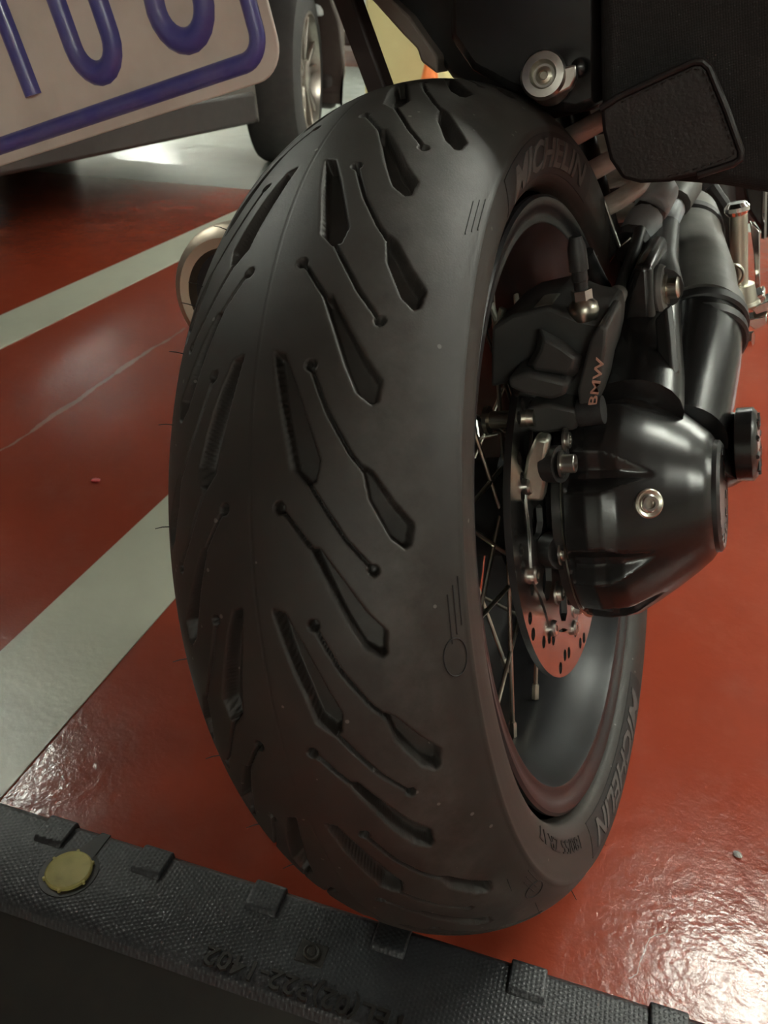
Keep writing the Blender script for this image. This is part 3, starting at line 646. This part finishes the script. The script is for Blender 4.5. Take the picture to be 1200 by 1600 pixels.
# ---- shock absorber with white coil spring
s_top, s_bot = at(885, 150, y=0.24), at(950, 400, y=0.24)
axv = s_bot - s_top; Ls = np.linalg.norm(axv); axv /= Ls
u = np.cross(axv, (0, 1, 0)); u /= np.linalg.norm(u); w_ = np.cross(axv, u)
shock = MB().tube([s_top - axv*0.08, s_bot + axv*0.03], 0.016, 20).build('shock_absorber', 'black_gloss', bike)
coil = [s_top - axv*0.03 + axv*(Ls*1.05) * t + 0.043*(u*math.cos(2*math.pi*4.6*t + 2.2) + w_*math.sin(2*math.pi*4.6*t + 2.2)) for t in np.linspace(0, 1, 160)]
MB().tube(coil, 0.0085, 12).build('coil_spring', 'spring', shock)
MB().lathe([(-0.050, 0.030), (-0.045, 0.042), (-0.036, 0.042)], s_top, axv, 28).build('spring_seat', 'black_satin', shock)
# inner mudguard panel between tyre and spring
MB().prism([at(918, 385, y=0.20), at(942, 310, y=0.20), at(967, 385, y=0.20), at(948, 418, y=0.20)], (0.002, 0.02, 0)).build('splash_panel', 'black_satin', bike, bevel=0.0015)
MB().tube([at(942, 308, y=0.19), at(968, 386, y=0.19), at(985, 372, y=0.20)], 0.0012, 8).build('panel_edge_wire', 'steel', bike)
MB().tube([at(916, 395, y=0.12), at(930, 425, y=0.13), at(945, 452, y=0.15)], 0.006, 12).build('inner_hose', 'hose', bike)

# ---- brake line with protective sleeve, plug connectors
hz = MB().tube([at(946, 506, y=0.03), at(956, 488, y=0.05), at(966, 462, y=0.075), at(980, 420, y=0.11), at(991, 392, y=0.14), at(1000, 360, y=0.17)], [0.0055, 0.0055, 0.0048, 0.0048, 0.0048, 0.0048], 14).build('brake_hose', 'hose', bike)
MB().tube([at(950, 496, y=0.04), at(957, 482, y=0.052)], 0.0075, 14).build('hose_ferrule', 'alu', hz)
MB().tube([at(957, 482, y=0.052), at(966, 458, y=0.072)], 0.0070, 14).build('hose_sleeve', 'rubber', hz)
cn = MB().tube([at(988, 378, y=0.22), at(1010, 340, y=0.25)], 0.0165, 12).build('cable_connector', 'connector', bike, bevel=0.003)
MB().tube([at(1016, 328, y=0.25), at(1034, 296, y=0.28)], 0.0165, 12).build('connector_half', 'connector', cn, bevel=0.003)
MB().tube([at(1008, 344, y=0.25), at(1018, 326, y=0.255)], 0.0150, 12).build('connector_seal', 'hose', cn)
MB().tube([at(982, 388, y=0.21), at(989, 376, y=0.22)], 0.0172, 12).build('connector_boot', 'hose', cn)
MB().tube([at(1028, 372, y=0.27), at(1052, 322, y=0.31)], 0.0125, 12).build('connector_body', 'connector', cn, bevel=0.003)
MB().tube([at(1056, 318, y=0.31), at(1074, 290, y=0.34)], 0.0145, 12).build('connector_body', 'rubber', cn)
MB().prism([at(1016, 400, y=0.235), at(1030, 360, y=0.235), at(1045, 362, y=0.235), at(1042, 400, y=0.235)], (0, 0.02, 0)).build('connector_bracket', 'connector', cn, bevel=0.003)
for a in ([(1110, 292, 0.42), (1130, 320, 0.42), (1144, 350, 0.42), (1146, 400, 0.42), (1143, 440, 0.42)], [(1075, 330, 0.40), (1095, 350, 0.40), (1108, 385, 0.40), (1112, 390, 0.40)]):
    MB().tube([at(p[0], p[1], y=p[2]) for p in a], 0.0075 if a[0][0] > 1100 else 0.0012, 10).build('loom_tube', 'hose' if a[0][0] > 1100 else 'steel', bike)

# ---- passenger foot rest bracket
PY = 0.36
peg = MB().tube([at(1154, 335, y=PY), at(1155, 455, y=PY)], 0.0085, 20).build('footrest_bracket', 'peg', bike)
MB().lathe([(0, 0.009), (0.004, 0.012), (0.008, 0.012), (0.012, 0.009)], at(1152, 336, y=PY), (0, 0, 1), 18).build('bracket_cap', 'chrome', peg)
MB().tube([at(1152, 445, y=PY), at(1153, 478, y=PY)], [0.0165, 0.0195], 24).build('bracket_foot', 'peg', peg)
MB().lathe([(0, 0.020), (0.003, 0.022), (0.006, 0.020)], at(1153, 480, y=PY), (0, 0, 1), 24).build('bracket_flange', 'peg', peg)
ring = [at(1144, 430, y=PY - 0.02) + 0.0105*np.array([math.cos(a), 0, math.sin(a)]) for a in np.linspace(0, 2*math.pi, 24)]
MB().tube(ring[:-1], 0.0016, 8, False, 1.0, True).build('split_ring', 'zinc', peg)
pprism([(1160, 470), (1192, 458), (1196, 464), (1168, 476), (1168, 512), (1160, 514)], PY, 0.03, 'clevis_plate', 'chrome', peg, 0.001)
pprism([(1172, 482), (1200, 470), (1220, 470), (1220, 478), (1182, 492)], PY - 0.01, 0.03, 'clevis_arm', 'chrome', peg, 0.001)
pprism([(1166, 500), (1198, 494), (1198, 508), (1180, 516), (1166, 505)], PY - 0.01, 0.025, 'clevis_arm', 'chrome', peg, 0.001)
MB().tube([at(1178, 480, y=PY + 0.01), at(1200, 480, y=PY + 0.01)], 0.0075, 16).build('hinge_pin', 'zinc', peg)
MB().lathe([(0, 0.012), (0.004, 0.012), (0.005, 0.008), (0.012, 0.008)], at(1158, 530, y=PY), (1, -0.2, 0), 6).build('bracket_nut', 'chrome', peg)
MB().lathe([(0, 0.0165), (0.002, 0.0165)], at(1157, 530, y=PY), (1, -0.2, 0), 20).build('bracket_washer', 'chrome', peg)
pprism([(1171, 345), (1178, 352), (1187, 362), (1188, 455), (1181, 462), (1178, 400)], PY + 0.06, 0.01, 'heel_guard', 'chrome', peg, 0.001)
pprism([(1160, 290), (1200, 290), (1230, 300), (1230, 372), (1195, 372), (1182, 352), (1168, 330)], PY + 0.09, 0.04, 'lower_frame', 'black_gloss', bike, 0.004)
MB().tube([at(1196, 285, y=PY + 0.08), at(1194, 372, y=PY + 0.08)], 0.003, 8).build('frame_stay', 'chrome', bike)

# ---- tail, under-seat panels, bag
pprism([(596, -8), (628, 16), (655, 50), (690, 100), (705, 122), (760, 150), (850, 190), (935, 170), (960, -200), (560, -200)], 0.13, 0.50, 'tail_unit', 'black_satin', bike, 0.004)
pprism([(572, -60), (575, -6), (604, 26), (630, 55), (651, 76), (657, 96), (683, 116), (684, 88), (663, 60), (640, 26), (610, -2), (600, -60)], 0.115, 0.30, 'rear_fender', 'plastic', bike, 0.002)
pprism([(700, -200), (700, 60), (735, 110), (790, 140), (860, 172), (900, 178), (938, 162), (934, -200)], 0.055, 0.075, 'side_panel', 'black_gloss', bike, 0.006)
bag = pprism([(930, -260), (1320, -260), (1320, 345), (1200, 304), (1130, 292), (1060, 286), (985, 282), (955, 250), (938, 165)], 0.03, 0.30, 'saddle_bag', 'fabric', bike, 0.008, 3)
FL = [(938, 170), (965, 152), (1020, 126), (1084, 97), (1098, 97), (1108, 106), (1135, 172), (1158, 236), (1157, 248), (1146, 256), (1090, 274), (1045, 285), (1000, 287), (972, 280), (952, 250), (941, 205)]
flap = pprism(FL, 0.012, 0.010, 'leather_flap', 'leather', bag, 0.0025, 3)
edge = [at(px, py, y=0.012) for px, py in FL[:11]]
MB().tube(edge, 0.0022, 10).build('flap_piping', 'leather', flap)
def walk(path, step):
    out = []; acc = 0.0
    for a, b in zip(path[:-1], path[1:]):
        l = np.linalg.norm(b - a); d = (b - a) / l; t = -acc
        while t + step <= l: t += step; out.append((a + d*t, d))
        acc = l - t
    return out
sp = [at(px, py, y=0.0105) for px, py in [(962, 164), (1022, 136), (1083, 108), (1094, 108), (1100, 114), (1126, 176), (1147, 236), (1146, 244), (1088, 264), (1046, 275)]]
mb = MB()
for p, d in walk(sp, 0.0048): mb.tube([p - d*0.0013, p + np.array([0, -0.0006, 0]), p + d*0.0013], 0.00045, 5)
tag(mb.build('flap_stitching', 'stitch', flap), kind='stuff')
# metal twist fastener
kc = at(853, 122, y=0.030); kd = np.array([0.10, -0.95, 0.20])
fast = MB().lathe([(-0.02, 0.0135), (0.004, 0.0140), (0.010, 0.0145), (0.013, 0.0130), (0.0135, 0.0085), (0.009, 0.0076), (0.008, 0.0068)], kc, kd, 36).build('twist_fastener', 'steel', bike, smooth=30)
MB().lathe([(0.006, 0.0058), (0.0105, 0.0050), (0.0112, 0.0030), (0.009, 0.0022)], kc, kd, 20).build('fastener_screw', 'zinc', fast)
kd = kd / np.linalg.norm(kd); ku = np.cross(kd, (0, 0, 1)); ku /= np.linalg.norm(ku); ku = ku if ku[0] > 0 else -ku; kw = np.array([0, 0, 1.0])
MB().prism([kc + kd*0.003 + ku*a + kw*b for a, b in ((0.009, 0.0015), (0.0205, 0.0010), (0.0200, -0.0060), (0.0160, -0.0115), (0.004, -0.0145))], kd*0.0085).build('fastener_lever', 'steel', fast, bevel=0.0015)
MB().lathe([(0, 0.006), (0.004, 0.005), (0.006, 0.002)], at(905, 106, y=0.05), (0, -1, 0.1), 16).build('panel_rivet', 'black_gloss', bike)
# stay bar beside the tyre
MB().prism([at(496, -60, y=0.10), at(530, -60, y=0.10), at(606, 150, y=0.10), at(578, 158, y=0.10)], (0.004, 0.012, 0)).build('fender_stay', 'bracket', bike, bevel=0.002)

# ---- licence plate (white with blue pressed border and digits)
PYL = -0.215
c_br = at(436, 98, y=PYL); zb = 0.5*(at(436, 112, y=PYL)[2] + at(0, 266, y=PYL)[2]); xr = at(433, 60, y=PYL)[0]
PW, PH = 0.215, 0.120
def rrect(x0, x1, z0, z1, r, n=8):
    pts = []
    for cx, cz, a0 in ((x1 - r, z0 + r, -90), (x1 - r, z1 - r, 0), (x0 + r, z1 - r, 90), (x0 + r, z0 + r, 180)):
        for k in range(n + 1): a = math.radians(a0 + 90*k/n); pts.append((cx + r*math.cos(a), cz + r*math.sin(a)))
    return pts
lp = MB().prism([(x, PYL, z) for x, z in rrect(xr - PW, xr, zb, zb + PH, 0.014)], (0, 0.0014, 0)).build('license_plate', 'plate', bike, 30, 0.0006)
bd = [np.array([x, PYL + 0.0014, z]) for x, z in rrect(xr - PW + 0.0085, xr - 0.0085, zb + 0.0085, zb + PH - 0.0085, 0.010)]
MB().tube(bd, 0.0042, 14, False, 1.0, True).build('plate_border', 'blue', lp)
def stroke(name, pts, closed=True): MB().tube([np.array([x, PYL + 0.0020, z]) for x, z in pts], 0.0056, 16, True, 1.0, closed).build(name, 'blue', lp, smooth=60)
def digit_x(px, py): return at(px, py, y=PYL)[0]
zt = zb + 0.024
def ovl(cx, cz, rx, rz, n=40): return [(cx + rx*math.cos(a), cz + rz*math.sin(a)) for a in np.linspace(0, 2*math.pi, n)]
def stad(cx, z0, z1, rx, n=12):
    pts = [(cx + rx*math.cos(a), z0 + rx*1.15 + rx*1.15*math.sin(a)) for a in np.linspace(math.pi, 2*math.pi, n)]
    pts += [(cx + rx*math.cos(a), z1 - rx*1.15 + rx*1.15*math.sin(a)) for a in np.linspace(0, math.pi, n)]; return pts
x8 = digit_x(290, 40); x0_ = digit_x(152, 90); x1_ = digit_x(38, 110)
stroke('plate_digit', [(x1_ - 0.0065, zt + 0.045), (x1_, zt + 0.052), (x1_, zt + 0.026), (x1_, zt)], False)
stroke('plate_digit', stad(x0_, zt - 0.001, zt + 0.054, 0.0112))
stroke('plate_digit', stad(x8, zt - 0.001, zt + 0.027, 0.0122)); stroke('plate_digit', stad(x8, zt + 0.027, zt + 0.054, 0.0110))
MB().prism([(xr - PW*0.85, PYL + 0.003, zb + 0.02), (xr - PW*0.15, PYL + 0.003, zb + 0.02), (xr - PW*0.15, PYL + 0.003, zb + PH), (xr - PW*0.85, PYL + 0.003, zb + PH)], (0, 0.012, 0)).build('plate_holder', 'bracket', lp, bevel=0.003)
MB().prism([(xr - PW*0.65, PYL + 0.012, zb + PH*0.75), (xr - PW*0.35, PYL + 0.012, zb + PH*0.75), (xr - PW*0.35, PYL + 0.012, zb + PH*1.05), (xr - PW*0.65, PYL + 0.012, zb + PH*1.05)], (0.05, 0.36, 0.02)).build('plate_arm', 'bracket', lp, bevel=0.004)

# ---- silencer on the left side
ec = np.array([-0.203, 0.035, 0.196]); ea = np.array([-0.10, 1.0, -0.10])
ex = MB().lathe([(0.006, 0.0360), (-0.004, 0.0390), (-0.005, 0.0470), (0.001, 0.0550), (0.010, 0.0585), (0.05, 0.0600), (0.34, 0.0600), (0.40, 0.030), (0.62, 0.024)], ec, ea, 56, False).build('exhaust_silencer', 'exhaust', bike)
MB().lathe([(0.005, 0.0365), (0.02, 0.036), (0.10, 0.034), (0.101, 0.001)], ec, ea, 40).build('exhaust_bore', 'dark', ex)

# ---- the forward half of the machine (casts the shade that falls towards the viewer)
MB().loft([[(x*w0, y, z) for x, z in ((-1, z0), (-0.8, z1), (0.8, z1), (1, z0), (0.7, z0 - 0.06), (-0.7, z0 - 0.06))] for y, w0, z0, z1 in ((-0.16, 0.09, 0.47, 0.51), (-0.05, 0.13, 0.47, 0.53), (0.30, 0.15, 0.46, 0.52), (0.60, 0.12, 0.46, 0.51))]).build('seat', 'leather', bike, 40, 0.012, 3)
MB().loft([[(x*w0, y, z0 + (z1 - z0)*h) for x, h in ((-0.7, 0), (-1, 0.5), (-0.7, 0.92), (0, 1), (0.7, 0.92), (1, 0.5), (0.7, 0))] for y, w0, z0, z1 in ((0.58, 0.10, 0.42, 0.58), (0.70, 0.15, 0.42, 0.70), (0.95, 0.17, 0.42, 0.76), (1.12, 0.10, 0.46, 0.70))]).build('fuel_tank', 'black_gloss', bike, 50)
eng = MB().box((-0.16, 0.62, -0.16), (0.16, 1.10, 0.34)).build('engine_block', 'black_satin', bike, bevel=0.03, seg=3)
for sx_ in (-1, 1): MB().tube([(sx_*0.14, 0.86, 0.10), (sx_*0.36, 0.86, 0.12)], [0.08, 0.07], 20).build('cylinder', 'black_satin', eng, bevel=0.01)
MB().lathe([(-0.05, 0.235), (-0.06, 0.27), (-0.035, 0.305), (0, 0.315), (0.035, 0.305), (0.06, 0.27), (0.05, 0.235)], (0, 1.50, 0.0), (1, 0, 0), 64).build('front_tyre', 'hose', bike)
for sx_ in (-1, 1): MB().tube([(sx_*0.10, 1.50, 0.0), (sx_*0.10, 1.18, 0.72)], 0.026, 16).build('fork_leg', 'black_gloss', bike)
MB().tube([(-0.42, 1.02, 0.78), (-0.12, 1.14, 0.78), (0.12, 1.14, 0.78), (0.42, 1.02, 0.78)], 0.013, 12).build('handlebar', 'black_satin', bike)

# ================================================================== WHEEL STOP
HS = 0.088                                                               # height of the stop
sa, sb = atw(0, 1252, HS), atw(1080, 1590, HS)
sd = (sb - sa) / np.linalg.norm(sb - sa); sn = np.array([sd[1], -sd[0], 0])       # sn points towards the viewer
so = np.array([sa[0], sa[1], 0.0])
stop = empty('wheel_stop', so + sd*0.33 + sn*0.04)
tag(stop, 'black rubber wheel stop with dimpled top lying behind the motorcycle tyre', 'wheel stop')
ROOTS['wheel_stop'] = tuple(-(so + sd*0.33 + sn*0.04))
e0, e1 = -0.55, 0.95
TOPW = 0.066                                                             # width of the dimpled top face
def sp3(u, d, z): return so + sd*u + sn*d + np.array([0, 0, z])
cs = [(-0.030, 0.0), (-0.030, 0.010), (0.001, HS - 0.006), (0.004, HS - 0.002), (TOPW, HS + 0.003), (TOPW + 0.012, HS - 0.004), (TOPW + 0.070, 0.045), (TOPW + 0.130, 0.012), (TOPW + 0.132, 0.0)]
MB().prism([sp3(e0, d, z) for d, z in cs], sd*(e1 - e0)).build('stop_body', 'stop_plain', stop, 30, 0.004, 3)
MB().prism([sp3(e0 - 0.001, d, z) for d, z in ((-0.009, HS - 0.026), (-0.001, HS - 0.004), (0.003, HS), (TOPW, HS + 0.006), (TOPW + 0.008, HS + 0.003), (TOPW + 0.013, HS - 0.006), (TOPW - 0.004, HS - 0.004), (0.008, HS - 0.008), (-0.002, HS - 0.028))], sd*(e1 - e0 + 0.002)).build('dimpled_top', 'stop', stop, 30, 0.0015, 2)
sl_u = sn*(TOPW - 0.003) + np.array([0, 0, 0.006]); sl_l = np.linalg.norm(sl_u); sl_u /= sl_l
sl_n = np.cross(sd, sl_u); sl_n = sl_n if sl_n[2] > 0 else -sl_n
def face(u, t, h=0.0): return sp3(u, 0.003, HS) + sl_u*t + sl_n*h               # point on the top face
def face_of(px, py):
    d = CAM_R @ np.array([(px - 600)/F_PX, (800 - py)/F_PX, -1.0]); o = face(0, 0)
    p = CAM_P + d * (((o - CAM_P) @ sl_n) / (d @ sl_n)); return (p - o) @ sd, (p - o) @ sl_u
for k, (px, py) in enumerate(((95, 1292), (240, 1345), (418, 1400), (614, 1460), (826, 1520), (1045, 1592))):
    u, t = face_of(px, py); hw = 0.0125
    MB().prism([face(u - hw, -0.010, -0.030), face(u - hw, -0.0045, 0.0022), face(u - hw, -0.002, 0.0040), face(u - hw, 0.018, 0.0036), face(u - hw, 0.021, 0.0002), face(u - hw, 0.018, -0.030)], sd*2*hw).build('edge_tab', 'stop', stop, 30, 0.0018, 3)
u, t = face_of(108, 1363)
rc = face(u, t, 0.0)
MB().lathe([(-0.001, 0.0222), (0.0006, 0.0218), (0.0008, 0.0165)], rc, sl_n, 40).build('reflector_seat', 'stop_plain', stop)
rf = MB().lathe([(-0.002, 0.0172), (0.0030, 0.0172), (0.0040, 0.0160), (0.0034, 0.0145), (0.0037, 0.0070), (0.0038, 0.0001)], rc, sl_n, 40).build('round_reflector', 'reflector', stop)
for k in range(6):
    a = k*math.pi/3 + 0.3; p = rc + (sd*math.cos(a) + sl_u*math.sin(a))*0.0176 + sl_n*0.0010
    MB().tube([p - sl_n*0.001, p + sl_n*0.0022], 0.0012, 8).build('reflector_lug', 'reflector', rf)
MB().prism([face(u + 0.002, t - 0.040, -0.001), face(u + 0.010, t - 0.040, -0.001), face(u + 0.010, t - 0.016, -0.001), face(u - 0.008, t - 0.016, -0.001)], sl_n*0.0018).build('mounting_slot', 'stop_plain', stop, bevel=0.0006)
u, t = face_of(487, 1490); hw, hh = 0.0105, 0.0085
MB().prism([face(u - hw, t - hh, -0.001), face(u + hw, t - hh, -0.001), face(u + hw, t + hh, -0.001), face(u - hw, t + hh, -0.001)], sl_n*0.0016).build('anchor_pad', 'stop_plain', stop, bevel=0.0008)
MB().lathe([(0, 0.0060), (0.0018, 0.0060), (0.0022, 0.0052), (0.0018, 0.0046), (0.0018, 0.0032), (0.0026, 0.0028), (0.0028, 0.001)], face(u, t, 0.0005), sl_n, 28).build('anchor_cap', 'stop_plain', stop)
# moulded telephone number, the right way up for whoever stands in front of the stop
(ua, ta), (ub, tb) = face_of(322, 1487), face_of(640, 1604)
v, f = text_mesh('TEL(02)322-1402', 1.0, 0.5, 0.012, 0.0, 1.0, 2); w = np.ptp(v[:, 0]); h = np.ptp(v[:, 1]); cx = (v[:, 0].max() + v[:, 0].min())/2; cy = (v[:, 1].max() + v[:, 1].min())/2
MB().add([face((ua + ub)/2 - (p[0] - cx)/w*(ub - ua), (ta + tb)/2 - 0.0 + (p[1] - cy)/h*0.0180 + ((p[0] - cx)/w)*(ta - tb), 0.0015 if p[2] > 0 else -0.001) for p in v], f).build('moulded_number', 'stop_plain', stop, smooth=None)

# ================================================================== PARKED CARS
def car_wheel(parent, x, y, side, steer=0.0, r=0.372, w=0.25, spokes=5):
    """one wheel standing on the ground; side=+1 shows its face towards +x"""
    o = np.array([x, y, r]); a = np.array([side*math.cos(steer), side*math.sin(steer), 0])
    ty = MB().lathe([(-w/2, r*0.66), (-w/2 - 0.004, r*0.80), (-w/2 + 0.012, r*0.965), (-w/2 + 0.035, r), (w/2 - 0.035, r), (w/2 - 0.012, r*0.965), (w/2 + 0.004, r*0.80), (w/2, r*0.66), (w/2 - 0.012, r*0.64)], o, a, 64, False).build('car_tyre', 'car_tyre', parent)
    MB().lathe([(w/2 - 0.010, r*0.665), (w/2 + 0.002, r*0.675), (w/2 + 0.003, r*0.645), (w/2 - 0.02, r*0.62), (w/2 - 0.09, r*0.58), (-w/2, r*0.58)], o, a, 64, False).build('wheel_rim', 'alloy', parent)
    MB().lathe([(w/2 - 0.10, r*0.58), (w/2 - 0.095, r*0.02)], o, a, 40, False).build('wheel_back', 'car_trim', parent)
    cap = MB().lathe([(w/2 - 0.06, 0.07), (w/2 - 0.015, 0.06), (w/2 - 0.008, 0.034), (w/2 - 0.006, 0.001)], o, a, 28, False).build('hub_cap', 'alloy', parent)
    up = np.array([0, 0, 1.0]); fw = np.cross(up, a)
    for k in range(spokes):
        for dlt in (-0.22, 0.22):
            t0 = 2*math.pi*k/spokes + 0.3 + dlt*0.45; t1 = 2*math.pi*k/spokes + 0.3 + dlt
            d0 = fw*math.cos(t0) + up*math.sin(t0); d1 = fw*math.cos(t1) + up*math.sin(t1); s1 = -fw*math.sin(t1) + up*math.cos(t1)
            p = o + a*(w/2 - 0.024) + d0*0.045; q = o + a*(w/2 - 0.012) + d1*r*0.640
            MB().prism([p - s1*0.012, q - s1*0.014, q + s1*0.014, p + s1*0.012], -a*0.022).build('wheel_spoke', 'alloy', parent, bevel=0.004)
    return ty
def make_car(name, label, loc, rotz, paint, steer=0.0, nose=0.88, width=1.80):
    """local frame: nose towards +y, right-hand side at x=0, body towards -x, front axle at y=0"""
    t = empty(name, loc, (0, 0, rotz)); tag(t, label, 'car')
    wb = 2.65; yf, yr = nose, -wb - 0.95; zb_ = 0.26
    def arch(yc, n=10): return [(yc + 0.425*math.cos(a), 0.372 + 0.425*math.sin(a)) for a in np.linspace(-0.36, math.pi + 0.36, n)]
    lower = [(yf - 0.06, zb_ + 0.02), (yf, 0.36), (yf - 0.01, 0.62), (yf - 0.25, 0.78), (-0.10, 0.92), (yr + 0.45, 0.98), (yr + 0.03, 0.86), (yr, 0.55), (yr + 0.04, zb_ + 0.06)]
    prof_ = lower + [p for p in arch(-wb)[::-1]] + [(-wb + 0.45, zb_), (-0.45, zb_)] + [p for p in arch(0.0)[::-1]]
    MB().prism([(0.0, y, z) for y, z in prof_], (-width, 0, 0)).build('body', paint, t, 40, 0.035, 4)
    g0 = [(-0.07, 0.90), (-1.05, 1.36), (-1.30, 1.43), (-2.75, 1.42), (yr + 0.30, 0.96)]
    MB().loft([[(-0.07, y, z) for y, z in g0], [(-0.07 - 0.10 * (z > 1.0) - 0.0, y, z) for y, z in g0], [(-width + 0.07 + 0.10 * (z > 1.0), y, z) for y, z in g0]]).build('roof', paint, t, 40, 0.03, 3)
    for s, xx in ((1, -0.085), (-1, -width + 0.085)):
        for y0_, y1_ in ((-0.35, -1.35), (-1.42, -2.55)):
            MB().prism([(xx - s*0.0, y0_ - (0.0 if y0_ > -1 else 0), 0.96), (xx, y1_, 0.96), (xx - s*0.08, y1_ - 0.02, 1.36), (xx - s*0.08, y0_ - (0.58 if y0_ > -1 else 0.0), 1.36)], (s*0.012, 0, 0)).build('side_window', 'car_glass', t, bevel=0.004)
    MB().prism([(-0.20, -0.05, 0.95), (-width + 0.20, -0.05, 0.95), (-width + 0.28, -1.02, 1.36), (-0.28, -1.02, 1.36)], (0, 0.012, 0.02)).build('windscreen', 'car_glass', t, bevel=0.004)
    MB().prism([(-0.22, yr + 0.33, 1.0), (-width + 0.22, yr + 0.33, 1.0), (-width + 0.30, -2.82, 1.36), (-0.30, -2.82, 1.36)], (0, -0.012, 0.02)).build('rear_window', 'car_glass', t, bevel=0.004)
    MB().box((-width - 0.012, -wb + 0.46, 0.225), (0.012, -0.44, 0.34)).build('sill', 'car_trim', t, bevel=0.012)
    MB().box((-width + 0.05, yf - 0.05, 0.20), (-0.05, yf + 0.02, 0.36)).build('front_bumper', 'car_trim', t, bevel=0.03)
    MB().box((-width + 0.05, yr - 0.02, 0.22), (-0.05, yr + 0.05, 0.44)).build('rear_bumper', 'car_trim', t, bevel=0.03)
    MB().box((-width + 0.02, -wb, 0.22), (-0.25, 0, 0.32)).build('underbody', 'car_trim', t, bevel=0.02)
    for x0_, x1_ in ((-0.42, -0.06), (-width + 0.06, -width + 0.42)):
        MB().box((x0_, yf - 0.14, 0.60), (x1_, yf + 0.005, 0.72)).build('head_lamp', 'lamp_clear', t, bevel=0.02)
        MB().box((x0_, yr - 0.005, 0.66), (x1_, yr + 0.10, 0.82)).build('tail_lamp', 'lamp_red', t, bevel=0.02)
        MB().box((x0_ + 0.10, yf + 0.005, 0.26), (x1_ - 0.10, yf + 0.026, 0.33)).build('fog_lamp', 'lamp_clear', t, bevel=0.008)
    MB().box((0.0, -0.30, 0.90), (0.20, -0.42, 1.04)).build('door_mirror', paint, t, bevel=0.03)
    MB().box((-width - 0.20, -0.30, 0.90), (-width, -0.42, 1.04)).build('door_mirror', paint, t, bevel=0.03)
    for ydoor in (-1.15, -2.10): MB().box((0.0, ydoor - 0.10, 0.80), (0.02, ydoor + 0.10, 0.825)).build('door_handle', paint, t, bevel=0.006)
    car_wheel(t, -0.13, 0.06, 1, steer); car_wheel(t, -width + 0.10, 0.0, -1, steer); car_wheel(t, -0.10, -wb, 1); car_wheel(t, -width + 0.10, -wb, -1)
    return t
make_car('parked_car', 'dark brown car with grey alloy wheel parked beyond the white line', (-1.80, 3.10, 0), 0.0, 'car_paint', steer=0.30, nose=0.45)
make_car('parked_car', 'white car parked across the grey lane far behind the tyre', (-5.7, 10.9, 0), math.pi, 'car_white')

# ================================================================== PILLAR, CONE, SMALL THINGS
def pillar(loc, w=0.50):
    t = empty('concrete_pillar', loc); tag(t, 'yellow painted concrete pillar standing beyond the grey lane', 'pillar')
    c = 0.03; h = w/2; q = [(-h + c, -h), (h - c, -h), (h, -h + c), (h, h - c), (h - c, h), (-h + c, h), (-h, h - c), (-h, -h + c)]
    MB().prism([(x, y, 0) for x, y in q], (0, 0, 1.30)).build('yellow_base', 'yellow', t, bevel=0.004)
    MB().prism([(x*0.985, y*0.985, 1.30) for x, y in q], (0, 0, CEIL - 1.30)).build('white_shaft', 'wall', t, bevel=0.004)
pillar((-2.25, 5.65, 0), 0.55)
def cone(loc, h=0.45):
    t = empty('traffic_cone', loc); tag(t, 'orange traffic cone standing beside the yellow pillar', 'traffic cone')
    MB().prism([(x, y, 0) for x, y in rrect(-0.15, 0.15, -0.15, 0.15, 0.04)], (0, 0, 0.03)).build('cone_base', 'orange', t, bevel=0.006)
    MB().lathe([(0.03, 0.118), (0.06, 0.108), (h*0.45, 0.070), (h*0.72, 0.045), (h, 0.022), (h + 0.004, 0.016)], (0, 0, 0), (0, 0, 1), 40).build('cone_shell', 'orange', t)
ck = CAM_R @ np.array([(672 - 600)/F_PX, (800 - 112)/F_PX, -1.0]); ck = CAM_P + ck * ((5.0 - CAM_P[1]) / ck[1])
cone((ck[0], ck[1], 0), 0.42)
cp = atw(150, 752)
def blob(name, loc, r, flat, m, label, cat):
    bm = bmesh.new(); bmesh.ops.create_icosphere(bm, subdivisions=2, radius=r)
    for v in bm.verts: v.co *= 1 + random.uniform(-0.22, 0.22); v.co.z *= flat; v.co.x *= 1.3
    zmin = min(v.co.z for v in bm.verts)
    for v in bm.verts: v.co.z -= zmin
    me = bpy.data.meshes.new(name); bm.to_mesh(me); bm.free(); o = finish(me, name, m, None, 60); o.location = loc; return tag(o, label, cat)
blob('paint_chip', tuple(cp), 0.0062, 0.35, 'chip', 'tiny bright red chip lying on the red floor', 'chip')
blob('floor_pebble', tuple(atw(1152, 1337)), 0.0032, 0.5, 'pebble', 'tiny pale grey pebble on the floor right of the tyre', 'pebble')
